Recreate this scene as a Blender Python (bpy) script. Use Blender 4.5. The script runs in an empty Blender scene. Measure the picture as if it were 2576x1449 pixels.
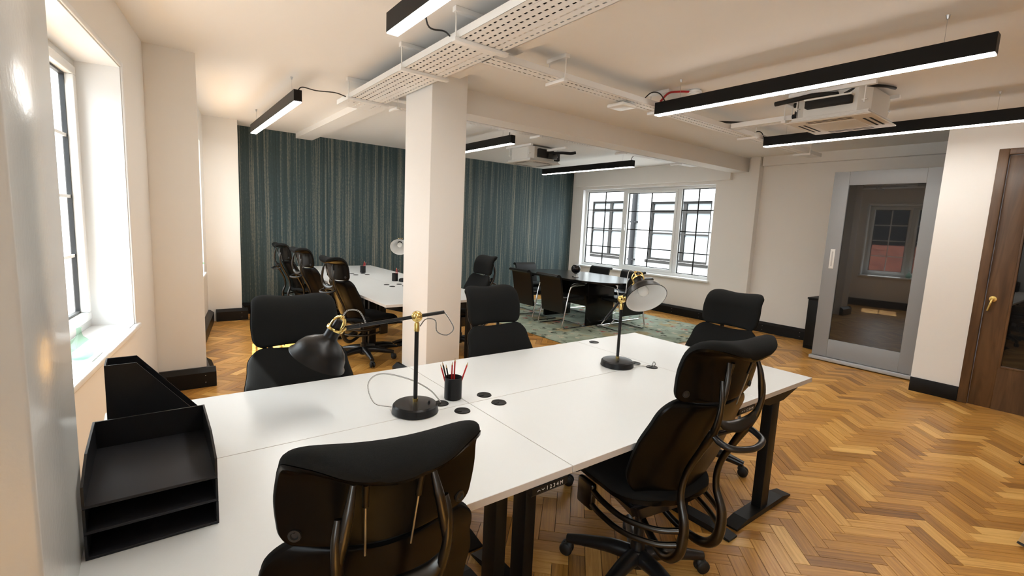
import bpy, bmesh, math, random
from mathutils import Vector, Matrix, Euler

random.seed(7)
SC = bpy.context.scene
COL = SC.collection
R = math.radians

# ------------------------------------------------------------------ camera
CAM_H = 1.5
FPX, YAW, PITCH, ROLL = 1201.59, 0.65212, 0.129153, -0.046345
fw = Vector((math.sin(YAW) * math.cos(PITCH), math.cos(YAW) * math.cos(PITCH), -math.sin(PITCH)))
rt0 = Vector((math.cos(YAW), -math.sin(YAW), 0))
dn0 = fw.cross(rt0)
rt = rt0 * math.cos(ROLL) + dn0 * math.sin(ROLL)
dn = -rt0 * math.sin(ROLL) + dn0 * math.cos(ROLL)
cd = bpy.data.cameras.new('camera')
cam = bpy.data.objects.new('camera', cd)
COL.objects.link(cam)
up = -dn
cam.matrix_world = Matrix(((rt.x, up.x, -fw.x, 0), (rt.y, up.y, -fw.y, 0), (rt.z, up.z, -fw.z, CAM_H), (0, 0, 0, 1)))
cd.sensor_width = 36.0
cd.lens = FPX / 2576 * 36.0
cd.clip_start = 0.02
SC.camera = cam

# ------------------------------------------------------------------ world, sun, exposure
w = bpy.data.worlds.new('sky')
SC.world = w
w.use_nodes = True
nt = w.node_tree
nt.nodes.clear()
o_ = nt.nodes.new('ShaderNodeOutputWorld')
b_ = nt.nodes.new('ShaderNodeBackground')
b_.inputs['Color'].default_value = (0.86, 0.93, 1.0, 1)
b_.inputs['Strength'].default_value = 4.5
nt.links.new(b_.outputs[0], o_.inputs[0])
SUN_H = Vector((0.97, -0.26, 0)).normalized()
SUN_E = R(55)
sd = bpy.data.lights.new('sun', 'SUN')
sd.energy = 14.0
sd.angle = R(0.6)
sd.color = (1.0, 0.97, 0.93)
so = bpy.data.objects.new('sun', sd)
COL.objects.link(so)
sdir = Vector((SUN_H.x * math.cos(SUN_E), SUN_H.y * math.cos(SUN_E), -math.sin(SUN_E)))
so.rotation_euler = sdir.to_track_quat('-Z', 'Y').to_euler()
so.location = (-6, 3, 8)
vs = SC.view_settings
vs.view_transform = 'Standard'
vs.look = 'None'
vs.exposure = 1.08
vs.gamma = 1.0
vs.use_curve_mapping = False
LED = 24.0
LED_COL = (1.0, 0.975, 0.925)

# ------------------------------------------------------------------ materials
MATS = {}
def new_mat(name):
    m = bpy.data.materials.new(name)
    m.use_nodes = True
    MATS[name] = m
    return m, m.node_tree, m.node_tree.nodes['Principled BSDF']

def mat(name, col, rough=0.5, metal=0.0, spec=0.5, bump=0.0, bscale=200.0, var=0.0, coat=0.0, emit=None):
    m, t, p = new_mat(name)
    p.inputs['Base Color'].default_value = (*col, 1)
    p.inputs['Roughness'].default_value = rough
    p.inputs['Metallic'].default_value = metal
    p.inputs['Specular IOR Level'].default_value = spec
    p.inputs['Coat Weight'].default_value = coat
    p.inputs['Coat Roughness'].default_value = 0.1
    if emit:
        p.inputs['Emission Color'].default_value = (*emit[0], 1)
        p.inputs['Emission Strength'].default_value = emit[1]
    if bump or var:
        tc = t.nodes.new('ShaderNodeTexCoord')
        n = t.nodes.new('ShaderNodeTexNoise')
        n.inputs['Scale'].default_value = bscale
        n.inputs['Detail'].default_value = 3
        t.links.new(tc.outputs['Object'], n.inputs['Vector'])
        if bump:
            b = t.nodes.new('ShaderNodeBump')
            b.inputs['Strength'].default_value = bump
            b.inputs['Distance'].default_value = 0.002
            t.links.new(n.outputs['Fac'], b.inputs['Height'])
            t.links.new(b.outputs[0], p.inputs['Normal'])
        if var:
            mx = t.nodes.new('ShaderNodeMix')
            mx.data_type = 'RGBA'
            mx.inputs[6].default_value = (*[c * (1 - var) for c in col], 1)
            mx.inputs[7].default_value = (*[min(1, c * (1 + var)) for c in col], 1)
            t.links.new(n.outputs['Fac'], mx.inputs[0])
            t.links.new(mx.outputs[2], p.inputs['Base Color'])
    return m

mat('wall_paint', (0.85, 0.828, 0.792), 0.75, bump=0.10, bscale=90)
mat('ceiling_paint', (0.845, 0.828, 0.80), 0.85, bump=0.12, bscale=60)
mat('gloss_paint', (0.56, 0.565, 0.55), 0.20, bump=0.25, bscale=70)
mat('white_trim', (0.84, 0.85, 0.85), 0.4)
mat('upvc', (0.80, 0.81, 0.80), 0.3)
mat('black_trunking', (0.006, 0.006, 0.0065), 0.4, spec=0.25)
mat('trunking_lid', (0.05, 0.05, 0.05), 0.3)
mat('desk_white', (0.70, 0.715, 0.71), 0.30)
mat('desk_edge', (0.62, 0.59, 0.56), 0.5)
mat('metal_black', (0.007, 0.007, 0.007), 0.45, spec=0.25)
mat('fabric_black', (0.0105, 0.011, 0.011), 0.95, bump=0.6, bscale=900, var=0.25, spec=0.15)
mat('shell_black', (0.0035, 0.0033, 0.0032), 0.27, spec=0.13, bump=0.05, bscale=700)
mat('frame_grey', (0.065, 0.062, 0.058), 0.30, metal=1.0)
mat('base_black', (0.010, 0.010, 0.011), 0.3)
mat('rubber', (0.008, 0.008, 0.008), 0.5)
mat('chrome', (0.80, 0.80, 0.80), 0.08, metal=1.0)
mat('steel', (0.55, 0.55, 0.55), 0.3, metal=1.0)
mat('brass', (0.78, 0.57, 0.20), 0.22, metal=1.0)
mat('lamp_black', (0.007, 0.007, 0.0075), 0.34, spec=0.3)
mat('lamp_inside', (0.82, 0.82, 0.80), 0.4)
mat('bulb_glass', (0.85, 0.85, 0.82), 0.15)
mat('leather_black', (0.006, 0.006, 0.006), 0.33, spec=0.35, bump=0.15, bscale=300)
mat('tray_white', (0.86, 0.855, 0.84), 0.5)
mat('ac_white', (0.72, 0.70, 0.66), 0.45)
mat('ac_panel', (0.66, 0.60, 0.52), 0.45)
mat('foam_black', (0.008, 0.008, 0.008), 0.8)
mat('cable_black', (0.008, 0.008, 0.008), 0.5)
mat('cable_red', (0.45, 0.02, 0.03), 0.4)
mat('plastic_white', (0.80, 0.80, 0.78), 0.35)
mat('light_black', (0.006, 0.006, 0.006), 0.45, spec=0.2)
mat('door_grey', (0.29, 0.30, 0.31), 0.42)
mat('door_rail', (0.42, 0.43, 0.44), 0.35)
mat('dark_glass', (0.012, 0.012, 0.012), 0.02, spec=1.0)
mat('table_black', (0.007, 0.006, 0.0055), 0.22, spec=0.35, var=0.3, bscale=12)
mat('leather_tray', (0.007, 0.0075, 0.009), 0.42, spec=0.3, bump=0.12, bscale=500)
mat('tray_inside', (0.014, 0.0145, 0.018), 0.55, spec=0.3, bump=0.1, bscale=700)
mat('pencil_red', (0.50, 0.02, 0.02), 0.35)
mat('pencil_wood', (0.55, 0.36, 0.18), 0.6)
mat('pencil_black', (0.01, 0.01, 0.01), 0.35)
mat('stool_wood', (0.55, 0.36, 0.16), 0.45, var=0.2, bscale=15)
mat('globe_black', (0.008, 0.008, 0.010), 0.06)
mat('globe_land', (0.35, 0.36, 0.38), 0.2)
mat('leaf', (0.16, 0.36, 0.16), 0.5)
mat('print_white', (0.8, 0.8, 0.8), 0.5)
mat('ground', (0.35, 0.34, 0.33), 0.9)
mat('facade_frame', (0.008, 0.007, 0.006), 0.6, spec=0.2)
mat('facade_glass', (0.17, 0.185, 0.19), 0.12)
mat('facade_black', (0.010, 0.010, 0.011), 0.6, spec=0.2)
mat('facade_room', (0.22, 0.235, 0.235), 0.8)
mat('facade_white', (0.75, 0.75, 0.74), 0.7)
mat('diffuser', (0.9, 0.9, 0.9), 0.5, emit=(LED_COL, LED))

def glass_mat(name, tint, refl=0.5, ior=1.45):
    m = bpy.data.materials.new(name)
    m.use_nodes = True
    t = m.node_tree
    t.nodes.clear()
    o = t.nodes.new('ShaderNodeOutputMaterial')
    tr = t.nodes.new('ShaderNodeBsdfTransparent')
    tr.inputs[0].default_value = (*tint, 1)
    gl = t.nodes.new('ShaderNodeBsdfGlossy')
    gl.inputs['Roughness'].default_value = 0.01
    gl.inputs['Color'].default_value = (refl, refl, refl, 1)
    fr = t.nodes.new('ShaderNodeFresnel')
    fr.inputs[0].default_value = ior
    mx = t.nodes.new('ShaderNodeMixShader')
    ge = t.nodes.new('ShaderNodeNewGeometry')
    iv = t.nodes.new('ShaderNodeMath'); iv.operation = 'SUBTRACT'; iv.inputs[0].default_value = 1.0
    t.links.new(ge.outputs['Backfacing'], iv.inputs[1])
    ml = t.nodes.new('ShaderNodeMath'); ml.operation = 'MULTIPLY'
    t.links.new(fr.outputs[0], ml.inputs[0]); t.links.new(iv.outputs[0], ml.inputs[1])
    t.links.new(ml.outputs[0], mx.inputs[0])
    t.links.new(tr.outputs[0], mx.inputs[1])
    t.links.new(gl.outputs[0], mx.inputs[2])
    t.links.new(mx.outputs[0], o.inputs[0])
    MATS[name] = m
    return m
glass_mat('window_glass', (0.95, 0.97, 0.97), 0.8, 1.3)
glass_mat('green_glass', (0.74, 0.92, 0.82), 0.9)
glass_mat('clear_glass', (0.93, 0.96, 0.95), 0.9)

def wood_floor():
    m, t, p = new_mat('parquet')
    uv = t.nodes.new('ShaderNodeUVMap')
    uv.uv_map = 'UVMap'
    at = t.nodes.new('ShaderNodeAttribute')
    at.attribute_name = 'tone'
    mp = t.nodes.new('ShaderNodeMapping')
    mp.inputs['Scale'].default_value = (3.0, 75.0, 1.0)
    t.links.new(uv.outputs[0], mp.inputs[0])
    n = t.nodes.new('ShaderNodeTexNoise')
    n.inputs['Scale'].default_value = 1.0
    n.inputs['Detail'].default_value = 5
    n.inputs['Roughness'].default_value = 0.65
    n.inputs['Distortion'].default_value = 0.6
    t.links.new(mp.outputs[0], n.inputs['Vector'])
    r1 = t.nodes.new('ShaderNodeValToRGB')
    e = r1.color_ramp.elements
    e[0].position = 0.0; e[0].color = (0.18, 0.072, 0.014, 1)
    e[1].position = 1.0; e[1].color = (0.86, 0.53, 0.17, 1)
    for pos, c in ((0.30, (0.37, 0.17, 0.034, 1)), (0.65, (0.61, 0.305, 0.068, 1))):
        x = e.new(pos); x.color = c
    ad = t.nodes.new('ShaderNodeMath'); ad.operation = 'MULTIPLY_ADD'
    ad.inputs[1].default_value = 1.0
    t.links.new(n.outputs['Fac'], ad.inputs[0])
    sb = t.nodes.new('ShaderNodeMath'); sb.operation = 'SUBTRACT'
    t.links.new(at.outputs['Fac'], sb.inputs[0]); sb.inputs[1].default_value = 0.50
    t.links.new(sb.outputs[0], ad.inputs[2])
    t.links.new(ad.outputs[0], r1.inputs[0])
    t.links.new(r1.outputs[0], p.inputs['Base Color'])
    p.inputs['Roughness'].default_value = 0.31
    bp = t.nodes.new('ShaderNodeBump'); bp.inputs['Strength'].default_value = 0.12; bp.inputs['Distance'].default_value = 0.001
    t.links.new(n.outputs['Fac'], bp.inputs['Height']); t.links.new(bp.outputs[0], p.inputs['Normal'])
wood_floor()
mat('subfloor', (0.05, 0.025, 0.01), 0.9)

def teal_paper():
    m, t, p = new_mat('teal_wallpaper')
    tc = t.nodes.new('ShaderNodeTexCoord')
    def nz(sx, sz, det, rough, dist=0.0):
        mp = t.nodes.new('ShaderNodeMapping'); mp.inputs['Scale'].default_value = (sx, sx, sz)
        t.links.new(tc.outputs['Object'], mp.inputs[0])
        n = t.nodes.new('ShaderNodeTexNoise'); n.inputs['Scale'].default_value = 1.0
        n.inputs['Detail'].default_value = det; n.inputs['Roughness'].default_value = rough; n.inputs['Distortion'].default_value = dist
        t.links.new(mp.outputs[0], n.inputs['Vector'])
        return n
    a = nz(11.0, 0.10, 3, 0.6); b = nz(45.0, 0.5, 3, 0.6, 0.3); c = nz(60.0, 28.0, 3, 0.7)
    r1 = t.nodes.new('ShaderNodeValToRGB'); e = r1.color_ramp.elements
    e[0].position = 0.38; e[0].color = (0.013, 0.028, 0.033, 1)
    e[1].position = 0.66; e[1].color = (0.22, 0.215, 0.175, 1)
    x = e.new(0.52); x.color = (0.030, 0.060, 0.066, 1)
    m1 = t.nodes.new('ShaderNodeMath'); m1.operation = 'MULTIPLY_ADD'; m1.inputs[1].default_value = 0.45
    t.links.new(b.outputs['Fac'], m1.inputs[0])
    m2 = t.nodes.new('ShaderNodeMath'); m2.operation = 'MULTIPLY'; m2.inputs[1].default_value = 0.40
    t.links.new(a.outputs['Fac'], m2.inputs[0]); t.links.new(m2.outputs[0], m1.inputs[2])
    m3 = t.nodes.new('ShaderNodeMath'); m3.operation = 'MULTIPLY_ADD'; m3.inputs[1].default_value = 0.20
    t.links.new(c.outputs['Fac'], m3.inputs[0]); t.links.new(m1.outputs[0], m3.inputs[2])
    t.links.new(m3.outputs[0], r1.inputs[0]); t.links.new(r1.outputs[0], p.inputs['Base Color'])
    p.inputs['Roughness'].default_value = 0.6
teal_paper()

def rug_mat():
    m, t, p = new_mat('rug_pile')
    tc = t.nodes.new('ShaderNodeTexCoord')
    n = t.nodes.new('ShaderNodeTexNoise'); n.inputs['Scale'].default_value = 3.0; n.inputs['Detail'].default_value = 4
    t.links.new(tc.outputs['Object'], n.inputs['Vector'])
    r1 = t.nodes.new('ShaderNodeValToRGB'); e = r1.color_ramp.elements
    e[0].position = 0.3; e[0].color = (0.20, 0.25, 0.19, 1)
    e[1].position = 0.7; e[1].color = (0.42, 0.47, 0.38, 1)
    t.links.new(n.outputs['Fac'], r1.inputs[0])
    cur = r1.outputs[0]
    for sc, thr, col in ((2.6, 0.30, (0.40, 0.33, 0.19, 1)), (3.4, 0.17, (0.40, 0.12, 0.10, 1)), (6.0, 0.26, (0.07, 0.085, 0.065, 1)), (5.0, 0.22, (0.52, 0.47, 0.36, 1))):
        v = t.nodes.new('ShaderNodeTexVoronoi'); v.inputs['Scale'].default_value = sc; v.inputs['Randomness'].default_value = 1.0
        wn = t.nodes.new('ShaderNodeTexNoise'); wn.inputs['Scale'].default_value = 14.0
        ad = t.nodes.new('ShaderNodeVectorMath'); ad.operation = 'MULTIPLY_ADD'; ad.inputs[1].default_value = (0.18, 0.18, 0.18)
        t.links.new(tc.outputs['Object'], wn.inputs['Vector']); t.links.new(wn.outputs['Color'], ad.inputs[0]); t.links.new(tc.outputs['Object'], ad.inputs[2])
        t.links.new(ad.outputs[0], v.inputs['Vector'])
        lt = t.nodes.new('ShaderNodeMapRange'); lt.interpolation_type = 'SMOOTHSTEP'
        lt.inputs['From Min'].default_value = thr * 1.35; lt.inputs['From Max'].default_value = thr * 0.55
        t.links.new(v.outputs['Distance'], lt.inputs['Value'])
        fn = t.nodes.new('ShaderNodeTexNoise'); fn.inputs['Scale'].default_value = 45.0; fn.inputs['Detail'].default_value = 3
        t.links.new(tc.outputs['Object'], fn.inputs['Vector'])
        ml = t.nodes.new('ShaderNodeMath'); ml.operation = 'MULTIPLY'
        t.links.new(lt.outputs[0], ml.inputs[0]); t.links.new(fn.outputs['Fac'], ml.inputs[1])
        m2_ = t.nodes.new('ShaderNodeMath'); m2_.operation = 'MULTIPLY'; m2_.inputs[1].default_value = 2.3; m2_.use_clamp = True
        t.links.new(ml.outputs[0], m2_.inputs[0]); ml = m2_
        mx = t.nodes.new('ShaderNodeMix'); mx.data_type = 'RGBA'
        t.links.new(ml.outputs[0], mx.inputs[0]); t.links.new(cur, mx.inputs[6]); mx.inputs[7].default_value = col
        cur = mx.outputs[2]
    t.links.new(cur, p.inputs['Base Color'])
    p.inputs['Roughness'].default_value = 0.95
    p.inputs['Specular IOR Level'].default_value = 0.1
rug_mat()
mat('rug_border', (0.50, 0.45, 0.33), 0.95, spec=0.1)

def oak_dark():
    m, t, p = new_mat('walnut')
    tc = t.nodes.new('ShaderNodeTexCoord')
    mp = t.nodes.new('ShaderNodeMapping'); mp.inputs['Scale'].default_value = (6.0, 6.0, 0.7)
    t.links.new(tc.outputs['Object'], mp.inputs[0])
    n = t.nodes.new('ShaderNodeTexNoise'); n.inputs['Scale'].default_value = 2.0; n.inputs['Detail'].default_value = 6; n.inputs['Distortion'].default_value = 1.2
    t.links.new(mp.outputs[0], n.inputs['Vector'])
    r1 = t.nodes.new('ShaderNodeValToRGB'); e = r1.color_ramp.elements
    e[0].position = 0.3; e[0].color = (0.060, 0.028, 0.011, 1)
    e[1].position = 0.72; e[1].color = (0.165, 0.085, 0.036, 1)
    t.links.new(n.outputs['Fac'], r1.inputs[0]); t.links.new(r1.outputs[0], p.inputs['Base Color'])
    p.inputs['Roughness'].default_value = 0.4
oak_dark()

def brick_mat(name, c1, c2, mo, sc):
    m, t, p = new_mat(name)
    tc = t.nodes.new('ShaderNodeTexCoord')
    mp = t.nodes.new('ShaderNodeMapping'); mp.inputs['Rotation'].default_value = (R(90), 0, R(90))
    t.links.new(tc.outputs['Object'], mp.inputs[0])
    b = t.nodes.new('ShaderNodeTexBrick'); b.inputs['Scale'].default_value = sc
    b.inputs['Color1'].default_value = (*c1, 1); b.inputs['Color2'].default_value = (*c2, 1); b.inputs['Mortar'].default_value = (*mo, 1)
    sx = t.nodes.new('ShaderNodeSeparateXYZ'); cx = t.nodes.new('ShaderNodeCombineXYZ')
    t.links.new(tc.outputs['Object'], sx.inputs[0]); t.links.new(sx.outputs['Y'], cx.inputs['X']); t.links.new(sx.outputs['Z'], cx.inputs['Y'])
    t.links.new(cx.outputs[0], b.inputs['Vector'])
    b.inputs['Mortar Size'].default_value = 0.012
    t.links.new(b.outputs['Color'], p.inputs['Base Color'])
    p.inputs['Roughness'].default_value = 0.8
brick_mat('white_brick', (0.36, 0.36, 0.355), (0.32, 0.32, 0.315), (0.26, 0.26, 0.255), 2.2)
brick_mat('red_brick', (0.36, 0.10, 0.06), (0.26, 0.07, 0.045), (0.30, 0.22, 0.18), 2.2)

def cord_mat():
    m, t, p = new_mat('braided_cord')
    uv = t.nodes.new('ShaderNodeUVMap'); uv.uv_map = 'UVMap'
    ck = t.nodes.new('ShaderNodeTexChecker'); ck.inputs['Scale'].default_value = 1.0
    ck.inputs['Color1'].default_value = (0.75, 0.75, 0.72, 1); ck.inputs['Color2'].default_value = (0.03, 0.03, 0.03, 1)
    t.links.new(uv.outputs[0], ck.inputs['Vector']); t.links.new(ck.outputs['Color'], p.inputs['Base Color'])
    p.inputs['Roughness'].default_value = 0.9
cord_mat()

# ------------------------------------------------------------------ mesh helpers
def V(*a):
    return Vector(a)

def finish(name, bm, m, parent=None, smooth=False, kind=None, angle=50):
    me = bpy.data.meshes.new(name)
    bmesh.ops.recalc_face_normals(bm, faces=bm.faces)
    bm.to_mesh(me)
    bm.free()
    if isinstance(m, str):
        m = [m]
    for k in m:
        me.materials.append(MATS[k])
    if smooth:
        me.shade_smooth()
        try:
            me.set_sharp_from_angle(angle=R(angle))
        except Exception:
            pass
    o = bpy.data.objects.new(name, me)
    COL.objects.link(o)
    if parent is not None:
        o.parent = parent
    if kind:
        o['kind'] = kind
    return o

def box(bm, x0, x1, y0, y1, z0, z1, bev=0.0, mtx=None, mi=0):
    vs_ = [bm.verts.new((x, y, z)) for x in (x0, x1) for y in (y0, y1) for z in (z0, z1)]
    idx = ((0, 1, 3, 2), (4, 6, 7, 5), (0, 4, 5, 1), (2, 3, 7, 6), (0, 2, 6, 4), (1, 5, 7, 3))
    fs = [bm.faces.new([vs_[i] for i in f]) for f in idx]
    for f in fs:
        f.material_index = mi
    if bev > 0:
        es = list({e for f in fs for e in f.edges})
        r = bmesh.ops.bevel(bm, geom=es, offset=bev, segments=2, affect='EDGES', profile=0.5)
        vs_ = list({v for f in r['faces'] for v in f.verts} | {v for v in vs_ if v.is_valid})
        if mi:
            for f in r['faces']:
                f.material_index = mi
    if mtx is not None:
        bmesh.ops.transform(bm, matrix=mtx, verts=[v for v in vs_ if v.is_valid])
    return vs_

def boxo(name, x0, x1, y0, y1, z0, z1, m, parent=None, bev=0.0, kind=None, mtx=None):
    bm = bmesh.new()
    box(bm, x0, x1, y0, y1, z0, z1, bev, mtx)
    return finish(name, bm, m, parent, smooth=bev > 0, kind=kind)

def catmull(pts, n=6):
    pts = [Vector(p) for p in pts]
    if len(pts) < 3:
        return pts
    out = []
    P = [pts[0] * 2 - pts[1]] + pts + [pts[-1] * 2 - pts[-2]]
    for i in range(1, len(P) - 2):
        a, b, c, d = P[i - 1], P[i], P[i + 1], P[i + 2]
        for k in range(n):
            t = k / n
            out.append(0.5 * ((2 * b) + (c - a) * t + (2 * a - 5 * b + 4 * c - d) * t * t + (3 * b - a - 3 * c + d) * t ** 3))
    out.append(pts[-1])
    return out

def tube(bm, pts, rad, seg=8, sub=6, closed=False, uvscale=None, flat=1.0):
    """round bar through pts; rad is a number or one radius per control point"""
    n0 = len(pts)
    path = catmull(pts, sub) if n0 > 2 else [Vector(p) for p in pts]
    m_ = len(path)
    def rr(i):
        if isinstance(rad, (int, float)):
            return rad
        f = i / (m_ - 1) * (n0 - 1)
        k = min(int(f), n0 - 2)
        return rad[k] + (rad[k + 1] - rad[k]) * (f - k)
    uvl = (bm.loops.layers.uv.get('UVMap') or bm.loops.layers.uv.new('UVMap')) if uvscale else None
    rings, L, ref = [], 0.0, None
    lens = []
    for i, p in enumerate(path):
        t = (path[min(i + 1, m_ - 1)] - path[max(i - 1, 0)]).normalized()
        if ref is None:
            ref = t.orthogonal().normalized()
        ref = (ref - t * ref.dot(t))
        ref = ref.normalized() if ref.length > 1e-6 else t.orthogonal().normalized()
        b = t.cross(ref)
        if i:
            L += (p - path[i - 1]).length
        lens.append(L)
        r = rr(i)
        rings.append([bm.verts.new(p + (ref * math.cos(a) + b * math.sin(a) * flat) * r) for a in [2 * math.pi * k / seg for k in range(seg)]])
    for i in range(m_ - 1):
        for k in range(seg):
            f = bm.faces.new((rings[i][k], rings[i][(k + 1) % seg], rings[i + 1][(k + 1) % seg], rings[i + 1][k]))
            if uvl:
                us = (k * 2 / seg * 2, (k + 1) * 2 / seg * 2, (k + 1) * 2 / seg * 2, k * 2 / seg * 2)
                ls = (lens[i], lens[i], lens[i + 1], lens[i + 1])
                for lp, u_, l_ in zip(f.loops, us, ls):
                    lp[uvl].uv = (u_ + l_ * uvscale, l_ * uvscale)
    bm.faces.new(list(reversed(rings[0])))
    bm.faces.new(rings[-1])

def lathe(bm, prof, seg=24, mtx=None, mi=0):
    """prof: list of (radius, z); open profile; radius 0 closes"""
    rings = []
    nv = []
    for r, z in prof:
        if r < 1e-6:
            v = bm.verts.new((0, 0, z)); rings.append([v]); nv.append(v)
        else:
            ring = [bm.verts.new((r * math.cos(2 * math.pi * k / seg), r * math.sin(2 * math.pi * k / seg), z)) for k in range(seg)]
            rings.append(ring); nv += ring
    for a, b in zip(rings[:-1], rings[1:]):
        for k in range(seg):
            k2 = (k + 1) % seg
            if len(a) == 1 and len(b) == 1:
                continue
            if len(a) == 1:
                f = bm.faces.new((a[0], b[k], b[k2]))
            elif len(b) == 1:
                f = bm.faces.new((a[k], b[0], a[k2]))
            else:
                f = bm.faces.new((a[k], b[k], b[k2], a[k2]))
            f.material_index = mi
    if mtx is not None:
        bmesh.ops.transform(bm, matrix=mtx, verts=nv)
    return nv

def prism(bm, poly, z0, z1, mtx=None):
    """poly: list of (x,y) extruded in z"""
    a = [bm.verts.new((x, y, z0)) for x, y in poly]
    b = [bm.verts.new((x, y, z1)) for x, y in poly]
    n = len(poly)
    bm.faces.new(list(reversed(a)))
    bm.faces.new(b)
    for i in range(n):
        bm.faces.new((a[i], a[(i + 1) % n], b[(i + 1) % n], b[i]))
    if mtx is not None:
        bmesh.ops.transform(bm, matrix=mtx, verts=a + b)

def aim(origin, direction):
    """matrix whose +Z points along direction"""
    q = Vector(direction).normalized().to_track_quat('Z', 'Y')
    return Matrix.Translation(Vector(origin)) @ q.to_matrix().to_4x4()

def thing(name, label, cat, loc=(0, 0, 0), rotz=0.0, group=None):
    o = bpy.data.objects.new(name, None)
    o.empty_display_size = 0.1
    COL.objects.link(o)
    o.location = loc
    o.rotation_euler = (0, 0, rotz)
    o['label'] = label
    o['category'] = cat
    if group:
        o['group'] = group
    return o

def tag(o, label, cat, group=None):
    o['label'] = label
    o['category'] = cat
    if group:
        o['group'] = group
    return o

def struct_empty(name, loc, rotz=0.0):
    o = bpy.data.objects.new(name, None)
    COL.objects.link(o)
    o.location = loc
    o.rotation_euler = (0, 0, rotz)
    o['kind'] = 'structure'
    return o

def dup(root, loc, rotz, label, group=None):
    r = root.copy()
    COL.objects.link(r)
    r.location = loc
    r.rotation_euler = (0, 0, rotz)
    r['label'] = label
    if group:
        r['group'] = group
    for ch in list(root.children):
        c = ch.copy()
        COL.objects.link(c)
        c.parent = r
        for g in list(ch.children):
            d = g.copy()
            COL.objects.link(d)
            d.parent = c
    return r

# ------------------------------------------------------------------ room shell
CEIL = 2.755
TH = R(9.0)
SN, CS = math.sin(TH), math.cos(TH)

def wall_with_hole(name, L, z1, thick, holes, m, mtx):
    """wall in local x in [0,L], z in [0,z1], y in [-thick,0]; holes: (x0,x1,z0,z1)"""
    bm = bmesh.new()
    xs = 0.0
    for (hx0, hx1, hz0, hz1) in sorted(holes):
        box(bm, xs, hx0, -thick, 0, 0, z1)
        if hz0 > 0.001:
            box(bm, hx0, hx1, -thick, 0, 0, hz0)
        box(bm, hx0, hx1, -thick, 0, hz1, z1)
        xs = hx1
    box(bm, xs, L, -thick, 0, 0, z1)
    bmesh.ops.transform(bm, matrix=mtx, verts=bm.verts[:])
    return finish(name, bm, m, kind='structure')

# left window wall (turned 9 degrees), local x runs towards the camera, local y into the room
P0 = Vector((0.014, 4.785, 0))
MLEFT = Matrix.Translation(P0) @ Matrix.Rotation(R(-90) - TH, 4, 'Z')
WZ0, WZ1 = 0.73, 2.38
LW = (0.755, 2.40)
LW2 = (4.75, 6.9)
wall_with_hole('wall_left', 8.2, CEIL + 0.1, 0.32, [(LW[0], LW[1], WZ0, WZ1), (LW2[0], LW2[1], WZ0, WZ1)], 'wall_paint', MLEFT)
# alcove wall beyond the far pilaster
P1 = Vector((0.62, 7.70, 0))
MALC = Matrix.Translation(P1) @ Matrix.Rotation(R(-90) - TH, 4, 'Z')
AW = (0.45, 2.2)
wall_with_hole('wall_left_alcove', 2.72, CEIL + 0.1, 0.30, [(AW[0], AW[1], WZ0, WZ1)], 'wall_paint', MALC)

boxo('wall_left_pier', -0.75, -0.147, 0.936, 1.40, 0, CEIL, 'gloss_paint', kind='structure', bev=0.006)
boxo('wall_left_pilaster', -0.30, 0.355, 4.79, 5.12, 0, CEIL, 'wall_paint', kind='structure')
boxo('wall_left_end', 0.20, 1.02, 7.66, 8.12, 0, CEIL, 'wall_paint', kind='structure')
boxo('wall_far', 0.9, 8.1, 8.10, 8.30, 0, CEIL + 0.1, 'teal_wallpaper', kind='structure')

# right window wall at x = 7.82, local x runs towards +Y, local y into the room (-X)
RWX = 7.82
RW = (4.59, 7.77)
RZ0, RZ1 = 0.70, 2.38
MRIGHT = Matrix.Translation((RWX, 1.2, 0)) @ Matrix.Rotation(R(90), 4, 'Z')
wall_with_hole('wall_right', 7.1, CEIL + 0.1, 0.34, [(RW[0] - 1.2, RW[1] - 1.2, RZ0, RZ1)], 'wall_paint', MRIGHT)
boxo('trim_1', 7.74, 7.83, 4.31, 7.95, 2.43, CEIL, 'wall_paint', kind='structure')
boxo('trim_2', 7.74, 7.83, 1.25, 3.80, 2.615, CEIL, 'wall_paint', kind='structure')
boxo('trim_3', 7.70, 7.83, 3.82, 3.97, 0.17, CEIL, 'wall_paint', kind='structure')
# white partition with the timber door, x = 6.25
boxo('wall_door_return', 6.25, 7.83, 1.13, 1.30, 0, CEIL, 'wall_paint', kind='structure')
DY0, DY1, DZ = -0.12, 0.925, 2.40
bm = bmesh.new()
box(bm, 6.25, 6.40, DY1, 1.13, 0, CEIL)
box(bm, 6.25, 6.40, DY0, DY1, DZ, CEIL)
box(bm, 6.25, 6.40, -3.3, DY0, 0, CEIL)
finish('wall_door', bm, 'wall_paint', kind='structure')
boxo('wall_back', -1.6, 6.6, -3.3, -3.15, 0, CEIL + 0.1, 'wall_paint', kind='structure')
bm = bmesh.new()
prism(bm, [(-1.50, -3.3), (8.2, -3.3), (8.2, 8.3), (0.30, 8.3), (0.25, 7.7), (-0.20, 4.9)], CEIL, CEIL + 0.15)
finish('ceiling', bm, 'ceiling_paint', kind='structure')
# beams and the free column
boxo('trim_4', 1.865, 2.105, -3.15, 8.10, 2.685, CEIL + 0.01, 'ceiling_paint', kind='structure')
boxo('trim_5', 2.185, 7.82, 4.05, 4.31, 2.54, CEIL + 0.01, 'ceiling_paint', kind='structure')
boxo('wall_column', 1.855, 2.185, 3.60, 4.09, 0, CEIL, 'wall_paint', kind='structure', bev=0.004)
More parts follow.
